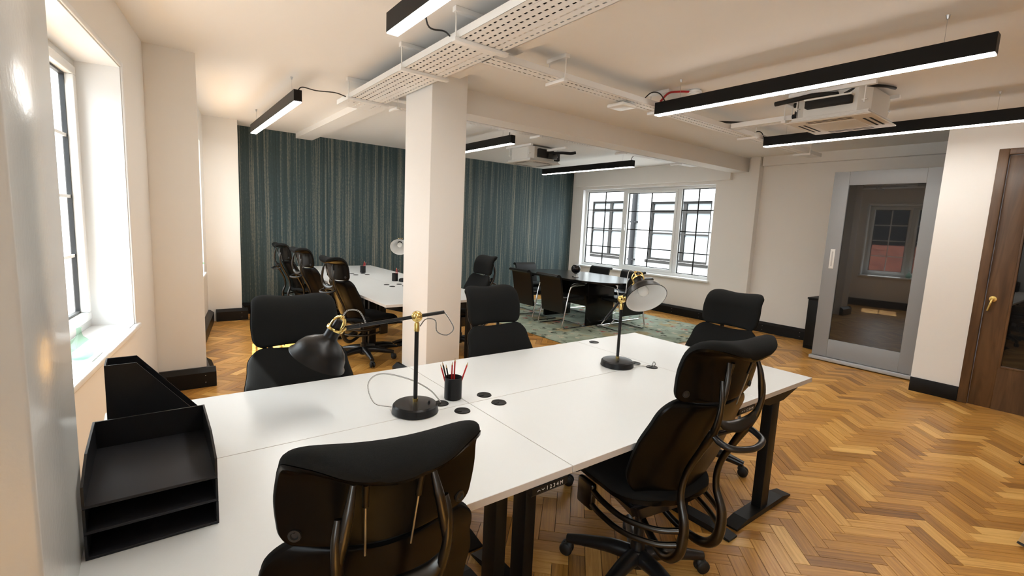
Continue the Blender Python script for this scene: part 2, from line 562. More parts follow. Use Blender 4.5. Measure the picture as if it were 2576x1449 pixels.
# baseboards: black dado trunking boxes with angled lids
def trunk(name, x0, x1, y0, y1, side, h=0.165, d=0.065):
    """axis aligned trunking; side names the face that looks into the room"""
    root = struct_empty(name, (0, 0, 0))
    bm = bmesh.new()
    prof = [(0, 0), (d, 0), (d, h - 0.035), (0.022, h), (0, h)]
    if side == '-x':
        L = y1 - y0; mt = Matrix.Translation((x0, y0, 0)) @ Matrix(((-1, 0, 0, 0), (0, 0, 1, 0), (0, 1, 0, 0), (0, 0, 0, 1)))
    elif side == '+x':
        L = y1 - y0; mt = Matrix.Translation((x0, y0, 0)) @ Matrix(((1, 0, 0, 0), (0, 0, 1, 0), (0, 1, 0, 0), (0, 0, 0, 1)))
    elif side == '-y':
        L = x1 - x0; mt = Matrix.Translation((x0, y0, 0)) @ Matrix(((0, 0, 1, 0), (-1, 0, 0, 0), (0, 1, 0, 0), (0, 0, 0, 1)))
    else:
        L = x1 - x0; mt = Matrix.Translation((x0, y0, 0)) @ Matrix(((0, 0, 1, 0), (1, 0, 0, 0), (0, 1, 0, 0), (0, 0, 0, 1)))
    prism(bm, prof, 0, L, mt)
    finish('trunking', bm, 'black_trunking', root)
    k = 0
    nscr = max(1, int(L / 0.55))
    for i in range(nscr):
        for zz in (0.045, 0.105):
            q = mt @ Vector((d + 0.0005, zz, min(L - 0.04, 0.05 + (L - 0.1) * (i + 0.9) / nscr)))
            bm = bmesh.new()
            bmesh.ops.create_uvsphere(bm, u_segments=8, v_segments=6, radius=0.004, matrix=Matrix.Translation(q))
            finish('screw', bm, 'steel', root, smooth=True)
    return root
trunk('baseboard_right', RWX, RWX, 1.31, 8.09, '-x')
trunk('baseboard_far', 1.03, 7.74, 8.10, 8.10, '-y')
trunk('baseboard_left_pilaster', 0.02, 0.42, 4.79, 4.79, '-y')
trunk('baseboard_left_pilaster_side', 0.355, 0.355, 4.79, 5.12, '+x')
trunk('baseboard_left_end', 0.70, 1.085, 7.66, 7.66, '-y')
trunk('baseboard_left_end_side', 1.02, 1.02, 7.66, 8.09, '+x')
trunk('baseboard_column_front', 1.79, 2.25, 3.60, 3.60, '-y')
trunk('baseboard_column_left', 1.855, 1.855, 3.54, 4.155, '-x')
ba = struct_empty('baseboard_left_alcove', P1, R(-90) - TH)
bm = bmesh.new()
prism(bm, [(0, 0), (0.065, 0), (0.065, 0.13), (0.022, 0.165), (0, 0.165)], 0.06, 2.60, Matrix(((0, 0, 1, 0), (1, 0, 0, 0), (0, 1, 0, 0), (0, 0, 0, 1))))
finish('trunking', bm, 'black_trunking', ba)
bl = struct_empty('baseboard_left', P0, R(-90) - TH)
bm = bmesh.new()
prism(bm, [(0, 0), (0.065, 0), (0.065, 0.13), (0.022, 0.165), (0, 0.165)], 0.07, 3.35, Matrix(((0, 0, 1, 0), (1, 0, 0, 0), (0, 1, 0, 0), (0, 0, 0, 1))))
finish('trunking', bm, 'black_trunking', bl)
boxo('baseboard_door', 6.235, 6.25, 0.927, 1.30, 0, 0.145, 'black_trunking', kind='structure', bev=0.003)
boxo('baseboard_back', -1.4, 6.25, -3.15, -3.13, 0, 0.145, 'black_trunking', kind='structure')

# ------------------------------------------------------------------ parquet floor
floor = boxo('floor', -1.6, 8.2, -3.3, 8.3, -0.10, -0.010, 'subfloor', kind='structure')
PW, PN = 0.0745, 4
PL = PW * PN
DESKS = [(-0.16, 1.078, 1.037, 2.287), (1.078, 2.953, 1.037, 2.287)]
def project(p):
    q = Vector(p) - Vector((0, 0, CAM_H))
    z = q.dot(fw)
    if z < 0.05:
        return None
    return 1288 + FPX * q.dot(rt) / z, 724.5 + FPX * q.dot(dn) / z, z
planks = []
e1 = Vector((math.cos(R(-45)), math.sin(R(-45)), 0))
e2 = Vector((math.cos(R(45)), math.sin(R(45)), 0))
FC = Vector((3.13, 0.746, 0))
rng = random.Random(3)
NG = 130
for i in range(-NG, NG):
    for j in range(-NG, NG):
        d = (i - j) % (2 * PN)
        if d == 0:
            c = FC + e1 * ((i + PN / 2) * PW) + e2 * ((j + 0.5) * PW)
            ax = 0
        elif d == 2 * PN - 1:
            c = FC + e1 * ((i + 0.5) * PW) + e2 * ((j + PN / 2) * PW)
            ax = 1
        else:
            continue
        if not (-1.35 < c.x < 7.95 and -3.2 < c.y < 8.15):
            continue
        planks.append((c, ax))
def plank_geo(c, ax):
    a, b = (e1, e2) if ax == 0 else (e2, e1)
    g = 0.0006
    dz = rng.uniform(-0.0004, 0.0004)
    vs_, hl, hw = [], PL / 2 - g, PW / 2 - g
    for (s, t) in ((-1, -1), (1, -1), (1, 1), (-1, 1)):
        vs_.append(c + a * (s * hl) + b * (t * hw) + Vector((0, 0, -0.009)))
    bevel = 0.0008
    for (s, t) in ((-1, -1), (1, -1), (1, 1), (-1, 1)):
        vs_.append(c + a * (s * (hl - bevel)) + b * (t * (hw - bevel)) + Vector((0, 0, dz)))
    faces = [(4, 5, 6, 7), (0, 1, 5, 4), (1, 2, 6, 5), (2, 3, 7, 6), (3, 0, 4, 7)]
    if ax == 1:
        faces = [tuple(reversed(f)) for f in faces]
    ou, ov = rng.uniform(0, 50), rng.uniform(0, 50)
    uvs = []
    for f in faces:
        for k in f:
            q = vs_[k] - c
            uvs.append((q.dot(a) + ou, q.dot(b) + ov))
    tone = min(1.0, max(0.0, rng.gauss(0.55, 0.17)))
    return vs_, faces, uvs, tone
def plank_mesh(name, items):
    V_, F_, U_, T_ = [], [], [], []
    for c, ax in items:
        vs_, fs, uvs, tone = plank_geo(c, ax)
        o = len(V_)
        V_ += [tuple(v) for v in vs_]
        F_ += [tuple(k + o for k in f) for f in fs]
        U_ += uvs
        T_ += [tone] * 5
    me = bpy.data.meshes.new(name)
    me.from_pydata(V_, [], F_)
    ul = me.uv_layers.new(name='UVMap')
    ul.data.foreach_set('uv', [x for u in U_ for x in u])
    at = me.attributes.new('tone', 'FLOAT', 'FACE')
    at.data.foreach_set('value', T_)
    me.materials.append(MATS['parquet'])
    o = bpy.data.objects.new(name, me)
    COL.objects.link(o)
    o.parent = floor
    return o
def seen(c):
    q = project(c)
    if not q or not (0 < q[0] < 2576 and 0 < q[1] < 1449):
        return None
    t = (CAM_H - 0.73) / CAM_H
    hx, hy = c.x * t, c.y * t
    for (x0, x1, y0, y1) in DESKS:
        if x0 < hx < x1 and y0 < hy < y1:
            return None
    if c.x > 6.2 and c.y < 1.4:
        return None
    return q[2]
vis = sorted([(seen(c), k) for k, (c, ax) in enumerate(planks) if seen(c)])
near = {k for _, k in vis[:298]}
for k in sorted(near):
    plank_mesh('plank', [planks[k]])
fld = plank_mesh('plank_field', [p for k, p in enumerate(planks) if k not in near])
fld['kind'] = 'stuff'

# ------------------------------------------------------------------ windows
def build_window(root, W, H, lights, depth=0.0, bars='facade_frame', frame=0.055, sill=0.0, sill_over=0.03):
    """local x 0..W, z 0..H, y=0 is the wall face (room is +y); frame stands at y=-depth; lights: (x0,x1,opener)"""
    f0, f1 = -depth - 0.07, -depth
    bm = bmesh.new()
    box(bm, 0, W, f0, f1, 0, frame, 0.004)
    box(bm, 0, W, f0, f1, H - frame, H, 0.004)
    box(bm, 0, frame, f0, f1, frame, H - frame, 0.004)
    box(bm, W - frame, W, f0, f1, frame, H - frame, 0.004)
    for a, b in zip(lights[:-1], lights[1:]):
        box(bm, a[1], b[0], f0, f1, frame, H - frame, 0.004)
    finish('window_frame', bm, 'upvc', root, smooth=True)
    for (x0, x1, op) in lights:
        z0, z1 = frame, H - frame
        if op:
            bm = bmesh.new()
            s = 0.05
            y0, y1 = f0 + 0.01, f1 + 0.018
            box(bm, x0, x1, y0, y1, z0, z0 + s, 0.004); box(bm, x0, x1, y0, y1, z1 - s, z1, 0.004)
            box(bm, x0, x0 + s, y0, y1, z0 + s, z1 - s, 0.004); box(bm, x1 - s, x1, y0, y1, z0 + s, z1 - s, 0.004)
            ca = finish('casement', bm, 'upvc', root, smooth=True)
            bm = bmesh.new()
            box(bm, x1 - 0.035, x1 - 0.012, y1, y1 + 0.02, z0 + (z1 - z0) * 0.5 - 0.03, z0 + (z1 - z0) * 0.5 + 0.03, 0.004)
            box(bm, x1 - 0.031, x1 - 0.017, y1 + 0.02, y1 + 0.034, z0 + (z1 - z0) * 0.5 - 0.02, z0 + (z1 - z0) * 0.5 + 0.10, 0.004)
            finish('handle', bm, 'plastic_white', ca, smooth=True)
            x0, x1, z0, z1 = x0 + s, x1 - s, z0 + s, z1 - s
        gy = (f0 + f1) / 2
        bm = bmesh.new()
        g = 0.013
        box(bm, x0, x1, gy - 0.012, gy + 0.012, z0, z0 + g); box(bm, x0, x1, gy - 0.012, gy + 0.012, z1 - g, z1)
        box(bm, x0, x0 + g, gy - 0.012, gy + 0.012, z0, z1); box(bm, x1 - g, x1, gy - 0.012, gy + 0.012, z0, z1)
        finish('gasket', bm, 'rubber', root)
        xm = (x0 + x1) / 2
        zs = [z0 + (z1 - z0) * k / 4 for k in range(5)]
        boxo('glazing_bar', xm - 0.009, xm + 0.009, gy - 0.008, gy + 0.008, z0 + g, z1 - g, bars, root)
        for z in zs[1:-1]:
            boxo('glazing_bar', x0 + g, x1 - g, gy - 0.0075, gy + 0.0075, z - 0.009, z + 0.009, bars, root)
        for xa, xb in ((x0, xm), (xm, x1)):
            for za, zb in zip(zs[:-1], zs[1:]):
                boxo('pane', xa + 0.009, xb - 0.009, gy - 0.002, gy + 0.002, za + 0.009, zb - 0.009, 'window_glass', root)
    bm = bmesh.new()
    box(bm, 0.0, 0.008, f1, 0.001, 0.001, H); box(bm, W - 0.008, W, f1, 0.001, 0.001, H); box(bm, 0.008, W - 0.008, f1, 0.001, H - 0.008, H)
    finish('reveal_lining', bm, 'white_trim', root)
    if sill:
        bm = bmesh.new()
        box(bm, -0.04, W + 0.04, -0.001, sill_over, -0.035, 0.0, 0.008)
        box(bm, 0.001, W - 0.001, f1, 0.0, -0.03, 0.001)
        finish('window_sill', bm, 'white_trim', root, smooth=True)

w1 = struct_empty('window_1', (RWX, RW[0], RZ0), R(90))
# lights measured along +Y from the near jamb
build_window(w1, RW[1] - RW[0], RZ1 - RZ0, [(0.055, 0.72, False), (0.80, 2.02, True), (2.10, RW[1] - RW[0] - 0.055, False)], depth=0.10, sill=1, sill_over=0.055)
w2 = struct_empty('window_2', MLEFT @ Vector((LW[0], 0, WZ0)), R(-90) - TH)
WL = LW[1] - LW[0]
build_window(w2, WL, WZ1 - WZ0, [(0.055, 0.79, True), (0.86, WL - 0.055, True)], depth=0.22, bars='upvc', sill=1, sill_over=0.035)
w3 = struct_empty('window_3', MLEFT @ Vector((LW2[0], 0, WZ0)), R(-90) - TH)
W3 = LW2[1] - LW2[0]
build_window(w3, W3, WZ1 - WZ0, [(0.055, 1.04, True), (1.11, W3 - 0.055, True)], depth=0.22, bars='upvc', sill=1, sill_over=0.035)
w4 = struct_empty('window_4', MALC @ Vector((AW[0], 0, WZ0)), R(-90) - TH)
W4 = AW[1] - AW[0]
build_window(w4, W4, WZ1 - WZ0, [(0.055, 0.84, True), (0.91, W4 - 0.055, True)], depth=0.22, bars='upvc', sill=1, sill_over=0.03)
# raised bead around the near left window opening
bm = bmesh.new()
for x0, x1, z0, z1 in ((LW[0] - 0.03, LW[0], WZ0, WZ1 + 0.03), (LW[1], LW[1] + 0.03, WZ0, WZ1 + 0.03), (LW[0], LW[1], WZ1, WZ1 + 0.03)):
    box(bm, x0, x1, -0.001, 0.012, z0, z1, 0.004)
bmesh.ops.transform(bm, matrix=MLEFT, verts=bm.verts[:])
finish('trim_6', bm, 'white_trim', smooth=True, kind='structure')

# ------------------------------------------------------------------ timber door
dr = struct_empty('door_1', (6.25, DY1, 0))
bm = bmesh.new()
fy1, fy0 = 0.0, DY0 - DY1
box(bm, -0.02, 0.14, -0.07, 0.0, 0, DZ, 0.004); box(bm, -0.02, 0.14, fy0, fy0 + 0.07, 0, DZ, 0.004); box(bm, -0.02, 0.14, fy0 + 0.07, -0.07, DZ - 0.055, DZ, 0.004)
finish('door_frame', bm, 'walnut', dr, smooth=True)
bm = bmesh.new()
ly1, ly0 = -0.074, fy0 + 0.074
gz0, gz1, gy1_, gy0_ = 0.40, 2.05, -0.235, -0.47
box(bm, 0.012, 0.056, gy1_, ly1, 0.0012, DZ - 0.059, 0.002); box(bm, 0.012, 0.056, ly0, gy0_, 0.0012, DZ - 0.059, 0.002)
box(bm, 0.012, 0.056, gy0_, gy1_, 0.0012, gz0); box(bm, 0.012, 0.056, gy0_, gy1_, gz1, DZ - 0.059)
lf = finish('door_leaf', bm, 'walnut', dr, smooth=True)
bm = bmesh.new()
for a in ((gy1_ - 0.018, gy1_, gz0, gz1), (gy0_, gy0_ + 0.018, gz0, gz1)):
    box(bm, 0.006, 0.03, a[0], a[1], a[2], a[3], 0.003)
for z in (gz0, gz1 - 0.018):
    box(bm, 0.006, 0.03, gy0_ + 0.018, gy1_ - 0.018, z, z + 0.018, 0.003)
finish('glazing_bead', bm, 'walnut', lf, smooth=True)
boxo('pane', 0.030, 0.036, gy0_, gy1_, gz0, gz1, 'dark_glass', lf)
bm = bmesh.new()
lathe(bm, [(0, 0), (0.027, 0), (0.027, 0.008), (0.012, 0.010), (0.010, 0.045), (0, 0.046)], 20, aim((0.012, -0.125, 1.03), (-1, 0, 0)))
tube(bm, [(-0.030, -0.125, 1.03), (-0.034, -0.118, 0.99), (-0.034, -0.105, 0.92)], [0.009, 0.010, 0.010], 10)
finish('handle', bm, 'brass', lf, smooth=True)

# ------------------------------------------------------------------ grey sliding-door cupboard
gd = thing('sliding_door_cupboard', 'tall grey cupboard with dark glass sliding door and white recessed pull', 'cupboard', (6.69, 1.36, 0))
GW, GH = 1.04, 2.325
boxo('body', 0.05, 0.52, -0.035, GW - 0.02, 0.05, GH, 'door_grey', gd)
for nm, y0, y1, z0, z1 in (('stile', 0.875, GW, 0.06, GH), ('stile', 0, 0.155, 0.06, GH), ('rail', 0.155, 0.875, 2.165, GH), ('rail', 0.155, 0.875, 0.06, 0.285)):
    boxo(nm, 0.0, 0.045, y0, y1, z0, z1, 'door_grey', gd, bev=0.003)
boxo('pane', 0.018, 0.030, 0.150, 0.880, 0.28, 2.17, 'dark_glass', gd)
boxo('bottom_rail', -0.035, 0.05, -0.03, GW + 0.02, 0.012, 0.055, 'door_rail', gd, bev=0.008)
bm = bmesh.new()
box(bm, -0.006, 0.002, 0.925, 0.975, 1.16, 1.40, 0.002)
pl = finish('pull', bm, 'plastic_white', gd, smooth=True)
boxo('slot', -0.0075, -0.005, 0.942, 0.958, 1.19, 1.37, 'steel', pl)

bc = thing('low_cabinet', 'low black cabinet beside the grey cupboard against the window wall', 'cabinet', (7.24, 2.30, 0))
boxo('body', 0.0, 0.50, 0.0, 0.42, 0.0, 0.69, 'metal_black', bc, bev=0.004)
boxo('top_panel', -0.01, 0.505, -0.005, 0.43, 0.69, 0.712, 'metal_black', bc, bev=0.003)
boxo('door', -0.018, -0.002, 0.01, 0.41, 0.05, 0.68, 'metal_black', bc, bev=0.003)

# ------------------------------------------------------------------ desks
DZT = 0.73
def make_desk(label, x0, x1, y0, y1, axis='y', ctrl=None, grom=(), front=-1, group='white sit-stand desks by the window'):
    """axis = direction of the depth of the desk (feet run along it)"""
    cx, cy = (x0 + x1) / 2, (y0 + y1) / 2
    t = thing('standing_desk', label, 'desk', (cx, cy, 0), 0, group)
    hx, hy = (x1 - x0) / 2 - 0.0012, (y1 - y0) / 2 - 0.0012
    bm = bmesh.new()
    box(bm, -hx, hx, -hy, hy, DZT - 0.025, DZT, 0.0015)
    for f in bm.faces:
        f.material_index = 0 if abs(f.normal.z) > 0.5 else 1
    finish('desktop', bm, ['desk_white', 'desk_edge'], t)
    half_d = hy if axis == 'y' else hx
    half_w = hx if axis == 'y' else hy
    def P(u, v, z):      # u along width, v along depth
        return (u, v, z) if axis == 'y' else (v, u, z)
    def bx(nm, u0, u1, v0, v1, z0, z1, m='metal_black', bev=0.002, par=t):
        a, b = P(u0, v0, z0), P(u1, v1, z1)
        return boxo(nm, min(a[0], b[0]), max(a[0], b[0]), min(a[1], b[1]), max(a[1], b[1]), z0, z1, m, par, bev)
    for s in (-1, 1):
        u = s * (half_w - 0.07)
        bx('column', u - 0.026, u + 0.026, -0.040, 0.040, 0.028, 0.64)
        # foot with sloping ends
        bm = bmesh.new()
        L = half_d * 0.97
        prof = [(-L, 0.004), (L, 0.004), (L, 0.014), (L - 0.10, 0.034), (-L + 0.10, 0.034), (-L, 0.014)]
        a = [bm.verts.new(P(u - 0.038, v, z)) for v, z in prof]
        b = [bm.verts.new(P(u + 0.038, v, z)) for v, z in prof]
        bm.faces.new(a); bm.faces.new(list(reversed(b)))
        for k in range(6):
            bm.faces.new((a[k], b[k], b[(k + 1) % 6], a[(k + 1) % 6]))
        finish('foot', bm, 'metal_black', t)
        bm = bmesh.new()
        L = half_d * 0.93
        prof = [(-L, DZT - 0.026), (L, DZT - 0.026), (L, DZT - 0.045), (0.08, DZT - 0.10), (-0.08, DZT - 0.10), (-L, DZT - 0.045)]
        a = [bm.verts.new(P(u - 0.028, v, z)) for v, z in prof]
        b = [bm.verts.new(P(u + 0.028, v, z)) for v, z in prof]
        bm.faces.new(a); bm.faces.new(list(reversed(b)))
        for k in range(6):
            bm.faces.new((a[k], b[k], b[(k + 1) % 6], a[(k + 1) % 6]))
        finish('side_bracket', bm, 'metal_black', t)
    bx('crossbar', -half_w + 0.1, half_w - 0.1, -0.055, 0.055, DZT - 0.066, DZT - 0.028)
    if ctrl is not None:
        pc = control_panel(t)
        pc.location = P(ctrl, front * (half_d - 0.03), DZT - 0.026)
        pc.rotation_euler = (0, 0, 0 if front < 0 else math.pi)
    for (gx, gy) in grom:
        bm = bmesh.new()
        lathe(bm, [(0, 0.002), (0.027, 0.0025), (0.030, 0.0035), (0.032, 0.0035), (0.034, 0.0)], 24, Matrix.Translation((gx - cx, gy - cy, DZT)))
        box(bm, gx - cx - 0.024, gx - cx - 0.004, gy - cy - 0.006, gy - cy + 0.006, DZT + 0.0022, DZT + 0.0040)
        finish('cable_grommet', bm, 'metal_black', t, smooth=True)
    return t

def text_mesh(body, size):
    cu = bpy.data.curves.new('txt', 'FONT')
    cu.body = body
    cu.size = size
    cu.extrude = 0.0002
    ob = bpy.data.objects.new('txt', cu)
    COL.objects.link(ob)
    dg = bpy.context.evaluated_depsgraph_get()
    me = bpy.data.meshes.new_from_object(ob.evaluated_get(dg))
    bpy.data.objects.remove(ob)
    return me

def control_panel(t):
    bm = bmesh.new()
    poly = [(0.0, 0.0), (0.0, -0.022), (-0.028, -0.030), (-0.034, -0.022), (-0.034, 0.0)]   # (y, z): front face slopes
    a = [bm.verts.new((-0.075, y, z)) for y, z in poly]
    b = [bm.verts.new((0.075, y, z)) for y, z in poly]
    bm.faces.new(a); bm.faces.new(list(reversed(b)))
    for k in range(5):
        bm.faces.new((a[k], b[k], b[(k + 1) % 5], a[(k + 1) % 5]))
    o = finish('control_panel', bm, 'metal_black', t)
    me = text_mesh('1 2 3 4 M', 0.0185)
    me.materials.clear(); me.materials.append(MATS['print_white'])
    tx = bpy.data.objects.new('button_print', me)
    COL.objects.link(tx)
    tx.parent = o
    tx.location = (-0.018, -0.0346, -0.019)
    tx.rotation_euler = (R(90), 0, 0)
    bm = bmesh.new()
    for x, s in ((-0.048, 1), (-0.031, -1)):
        for sg in (-1, 1):
            m_ = Matrix.Translation((x + sg * 0.0028, -0.0346, -0.0125)) @ Matrix.Rotation(sg * s * R(40), 4, 'Y')
            box(bm, -0.0042, 0.0042, -0.0002, 0.0002, -0.0008, 0.0008, 0, m_)
    finish('arrow_print', bm, 'print_white', o)
    return o

YM = 1.679
d1 = make_desk('white desk with letter trays on it, nearest the left window', -0.16, 1.078, 1.037, YM, 'y', ctrl=0.52, grom=((1.007, 1.619),), front=-1)
d2 = make_desk('white desk under the lamp with the horizontal arm, on the far row', -0.16, 1.078, YM, 2.287, 'y', grom=((0.97, 1.735),), front=1)
d3 = make_desk('white desk in the near row, chair with rolled headrest before it', 1.078, 2.325, 1.037, YM, 'y', ctrl=0.52, grom=((1.193, 1.619), (2.28, 1.625)), front=-1)
d4 = make_desk('white desk in the far row carrying the upturned lamp', 1.078, 2.325, YM, 2.287, 'y', grom=((1.189, 1.729), (2.256, 1.728)), front=1)
d5 = make_desk('white desk set crosswise at the end nearest the grey cupboard', 2.325, 2.953, 1.037, 2.287, 'x', grom=((2.421, 2.211), (2.413, 1.174)), front=1)
# far block of six desks
for r_, (x0, x1) in enumerate(((1.700, 2.335), (2.335, 2.970))):
    for c_ in range(3):
        y0 = 4.11 + c_ * 1.245
        side = ('left', 'right')[r_]
        order = ('nearest the column', 'in the middle', 'nearest the teal wall')[c_]
        gx = 2.335 + (-0.08 if r_ == 0 else 0.08)
        make_desk('white desk of the far block, %s row, %s' % (side, order), x0, x1, y0, y0 + 1.245, 'x', grom=((gx, y0 + 0.08), (gx, y0 + 1.16)), front=-1 if r_ == 0 else 1, group='white desks of the far block')

# ------------------------------------------------------------------ office chair with headrest
def pad_meshes(name_c, name_s, spine, hw, crv, th, par, mats, ns=28, ntt=32, shell=0.010, grow=1.0, round_=(0.05, 0.05), tp=6):
    """cushion and its rear shell; spine: (y,z) points, normal faces the sitter"""
    sp = catmull([Vector((0, y, z)) for y, z in spine], 10)
    cum = [0.0]
    for a, b in zip(sp[:-1], sp[1:]):
        cum.append(cum[-1] + (b - a).length)
    Ltot = cum[-1]
    def at(t):
        d = t * Ltot
        k = 0
        while k < len(sp) - 2 and cum[k + 1] < d:
            k += 1
        f = (d - cum[k]) / max(1e-6, cum[k + 1] - cum[k])
        p = sp[k].lerp(sp[k + 1], f)
        tg = (sp[min(k + 2, len(sp) - 1)] - sp[max(k - 1, 0)]).normalized()
        return p, Vector((0, tg.z, -tg.y))
    ts = [0.5 - 0.5 * math.cos(math.pi * j / (ntt - 1)) for j in range(ntt)]
    ss = [math.sin(math.pi / 2 * (-1 + 2 * i / (ns - 1))) for i in range(ns)]
    def hwid(t):
        d0, d1 = t * Ltot, (1 - t) * Ltot
        W = hw(t)
        for d, r in ((d0, round_[0]), (d1, round_[1])):
            if d < r:
                W -= r - math.sqrt(max(0.0, r * r - (r - d) ** 2))
        return max(W, 0.02)
    def grid(bm, off, g=1.0):
        G = []
        for j, t in enumerate(ts):
            p, n = at(t)
            row = []
            W = hwid(t) * g
            for s in ss:
                q = p + n * (crv(s, t) + off(s, t))
                row.append(bm.verts.new((s * W, q.y, q.z)))
            G.append(row)
        return G
    def skin(bm, A, B):
        for G, fl in ((A, False), (B, True)):
            for j in range(ntt - 1):
                for i in range(ns - 1):
                    q = (G[j][i], G[j][i + 1], G[j + 1][i + 1], G[j + 1][i])
                    bm.faces.new(q if not fl else tuple(reversed(q)))
        rim = [(j, 0) for j in range(ntt)] + [(ntt - 1, i) for i in range(1, ns)] + [(j, ns - 1) for j in range(ntt - 2, -1, -1)] + [(0, i) for i in range(ns - 2, 0, -1)]
        for a, b in zip(rim, rim[1:] + rim[:1]):
            try:
                bm.faces.new((A[a[0]][a[1]], A[b[0]][b[1]], B[b[0]][b[1]], B[a[0]][a[1]]))
            except ValueError:
                pass
    def thick(s, t):
        return 0.006 + th * math.sqrt(max(0, 1 - abs(s) ** 6)) * math.sqrt(max(0, 1 - abs(2 * t - 1) ** tp))
    bm = bmesh.new()
    skin(bm, grid(bm, thick), grid(bm, lambda s, t: 0.0))
    finish(name_c, bm, mats[0], par, smooth=True, angle=60)
    bm = bmesh.new()
    skin(bm, grid(bm, lambda s, t: -0.001, grow), grid(bm, lambda s, t: -shell, grow * 0.985))
    return finish(name_s, bm, mats[1], par, smooth=True, angle=60)

def lerp_tab(tab):
    def f(t):
        for (a, va), (b, vb) in zip(tab[:-1], tab[1:]):
            if t <= b:
                k = (t - a) / (b - a)
                k = k * k * (3 - 2 * k)
                return va + (vb - va) * k
        return tab[-1][1]
    return f

def make_chair(label):
    t = thing('office_chair', label, 'chair')
    # seat
    ss = pad_meshes('seat', 'seat_shell', [(0.275, 0.415), (0.265, 0.44), (0.20, 0.452), (0.05, 0.448), (-0.12, 0.445), (-0.22, 0.452)],
               lerp_tab([(0, 0.21), (0.3, 0.245), (0.7, 0.24), (1, 0.19)]), lambda s, t_: 0.018 * s * s, 0.045, t, ('fabric_black', 'shell_black'), shell=0.02, round_=(0.07, 0.09))
    # backrest
    bs = pad_meshes('backrest', 'backrest_shell', [(-0.190, 0.44), (-0.197, 0.52), (-0.222, 0.62), (-0.262, 0.72), (-0.303, 0.81), (-0.330, 0.872)],
               lerp_tab([(0, 0.185), (0.3, 0.245), (0.55, 0.245), (0.8, 0.225), (1, 0.205)]), lambda s, t_: 0.050 * s * s, 0.032, t, ('fabric_black', 'shell_black'), grow=1.012, round_=(0.08, 0.06))
    for sx in (-1, 1):
        bm = bmesh.new()
        lathe(bm, [(0, 0.001), (0.006, 0.001), (0.008, 0.004), (0.011, 0.004), (0.012, 0)], 14, aim((sx * 0.14, -0.3145 + 0.028, 0.845), (0, -1, 0.35)))
        finish('screw_cap', bm, 'rubber', bs, smooth=True)
    # headrest: upright pad whose top rolls backwards
    hs = pad_meshes('headrest', 'headrest_shell', [(-0.338, 0.888), (-0.340, 0.945), (-0.345, 1.010), (-0.357, 1.054), (-0.386, 1.077), (-0.420, 1.077), (-0.447, 1.062)],
               lerp_tab([(0, 0.190), (0.4, 0.198), (0.72, 0.190), (1, 0.140)]), lambda s, t_: (0.042 - 0.026 * t_) * s * s, 0.030, t, ('fabric_black', 'shell_black'), ntt=38, grow=1.012, round_=(0.045, 0.10), tp=8)
    for sx in (-1, 1):
        bm = bmesh.new()
        lathe(bm, [(0, 0.001), (0.006, 0.001), (0.008, 0.004), (0.012, 0.004), (0.013, 0)], 14, aim((sx * 0.165, -0.345 + 0.025, 0.925), (sx * 0.4, -1, 0.0)))
        finish('screw_cap', bm, 'rubber', hs, smooth=True)
    for s in (-1, 1):
        bm = bmesh.new()
        tube(bm, [(s * 0.05, -0.02, 0.335), (s * 0.075, -0.13, 0.275), (s * 0.10, -0.235, 0.255), (s * 0.102, -0.300, 0.31), (s * 0.100, -0.312, 0.42),
                  (s * 0.094, -0.280, 0.515), (s * 0.088, -0.290, 0.61), (s * 0.086, -0.336, 0.71), (s * 0.088, -0.384, 0.80)],
             [0.013, 0.015, 0.019, 0.021, 0.018, 0.013, 0.012, 0.013, 0.016], 10)
        finish('frame_tube', bm, 'frame_grey', t, smooth=True)
        bm = bmesh.new()
        tube(bm, [(s * 0.088, -0.380, 0.790), (s * 0.098, -0.402, 0.845), (s * 0.104, -0.414, 0.905), (s * 0.104, -0.412, 0.955), (s * 0.099, -0.404, 0.990)],
             [0.017, 0.015, 0.0125, 0.0115, 0.0095], 10, flat=0.75)
        tube(bm, [(s * 0.102, -0.412, 0.900), (s * 0.094, -0.414, 0.950), (s * 0.084, -0.412, 1.000), (s * 0.074, -0.402, 1.048)], [0.008, 0.011, 0.010, 0.006], 8)
        finish('headrest_arm', bm, 'frame_grey', t, smooth=True)
        bm = bmesh.new()
        tube(bm, [(s * 0.052, -0.402, 1.040), (s * 0.045, -0.362, 0.875)], 0.0022, 6)
        finish('rod', bm, 'steel', t, smooth=True)
        bm = bmesh.new()
        tube(bm, [(s * 0.052, -0.403, 1.045), (s * 0.050, -0.390, 0.995)], 0.0065, 8)
        finish('rod_sleeve', bm, 'frame_grey', t, smooth=True)
        for dz, nm in ((0.0, 'side_link'), (-0.062, 'side_link')):
            bm = bmesh.new()
            tube(bm, [(s * 0.235, 0.055, 0.405 + dz), (s * 0.242, -0.03, 0.395 + dz * 0.95), (s * 0.222, -0.14, 0.380 + dz * 0.9), (s * 0.165, -0.245, 0.385 + dz * 0.9), (s * 0.102, -0.306, 0.400 + dz * 0.9)],
                 [0.012, 0.0115, 0.011, 0.011, 0.012], 8)
            finish(nm, bm, 'frame_grey', t, smooth=True)
        bm = bmesh.new()
        box(bm, s * 0.235 - 0.014, s * 0.235 + 0.014, 0.03, 0.13, 0.315, 0.43, 0.010)
        finish('link_plate', bm, 'frame_grey', t, smooth=True)
    bm = bmesh.new()
    tube(bm, [(-0.100, -0.404, 0.860), (-0.065, -0.404, 0.832), (0, -0.404, 0.820), (0.065, -0.404, 0.832), (0.100, -0.404, 0.860)], [0.010, 0.018, 0.022, 0.018, 0.010], 10, flat=0.4)
    tube(bm, [(-0.088, -0.382, 0.792), (-0.045, -0.386, 0.796), (0, -0.386, 0.798), (0.045, -0.386, 0.796), (0.088, -0.382, 0.792)], 0.009, 8)
    finish('yoke', bm, 'frame_grey', t, smooth=True)
    bm = bmesh.new()
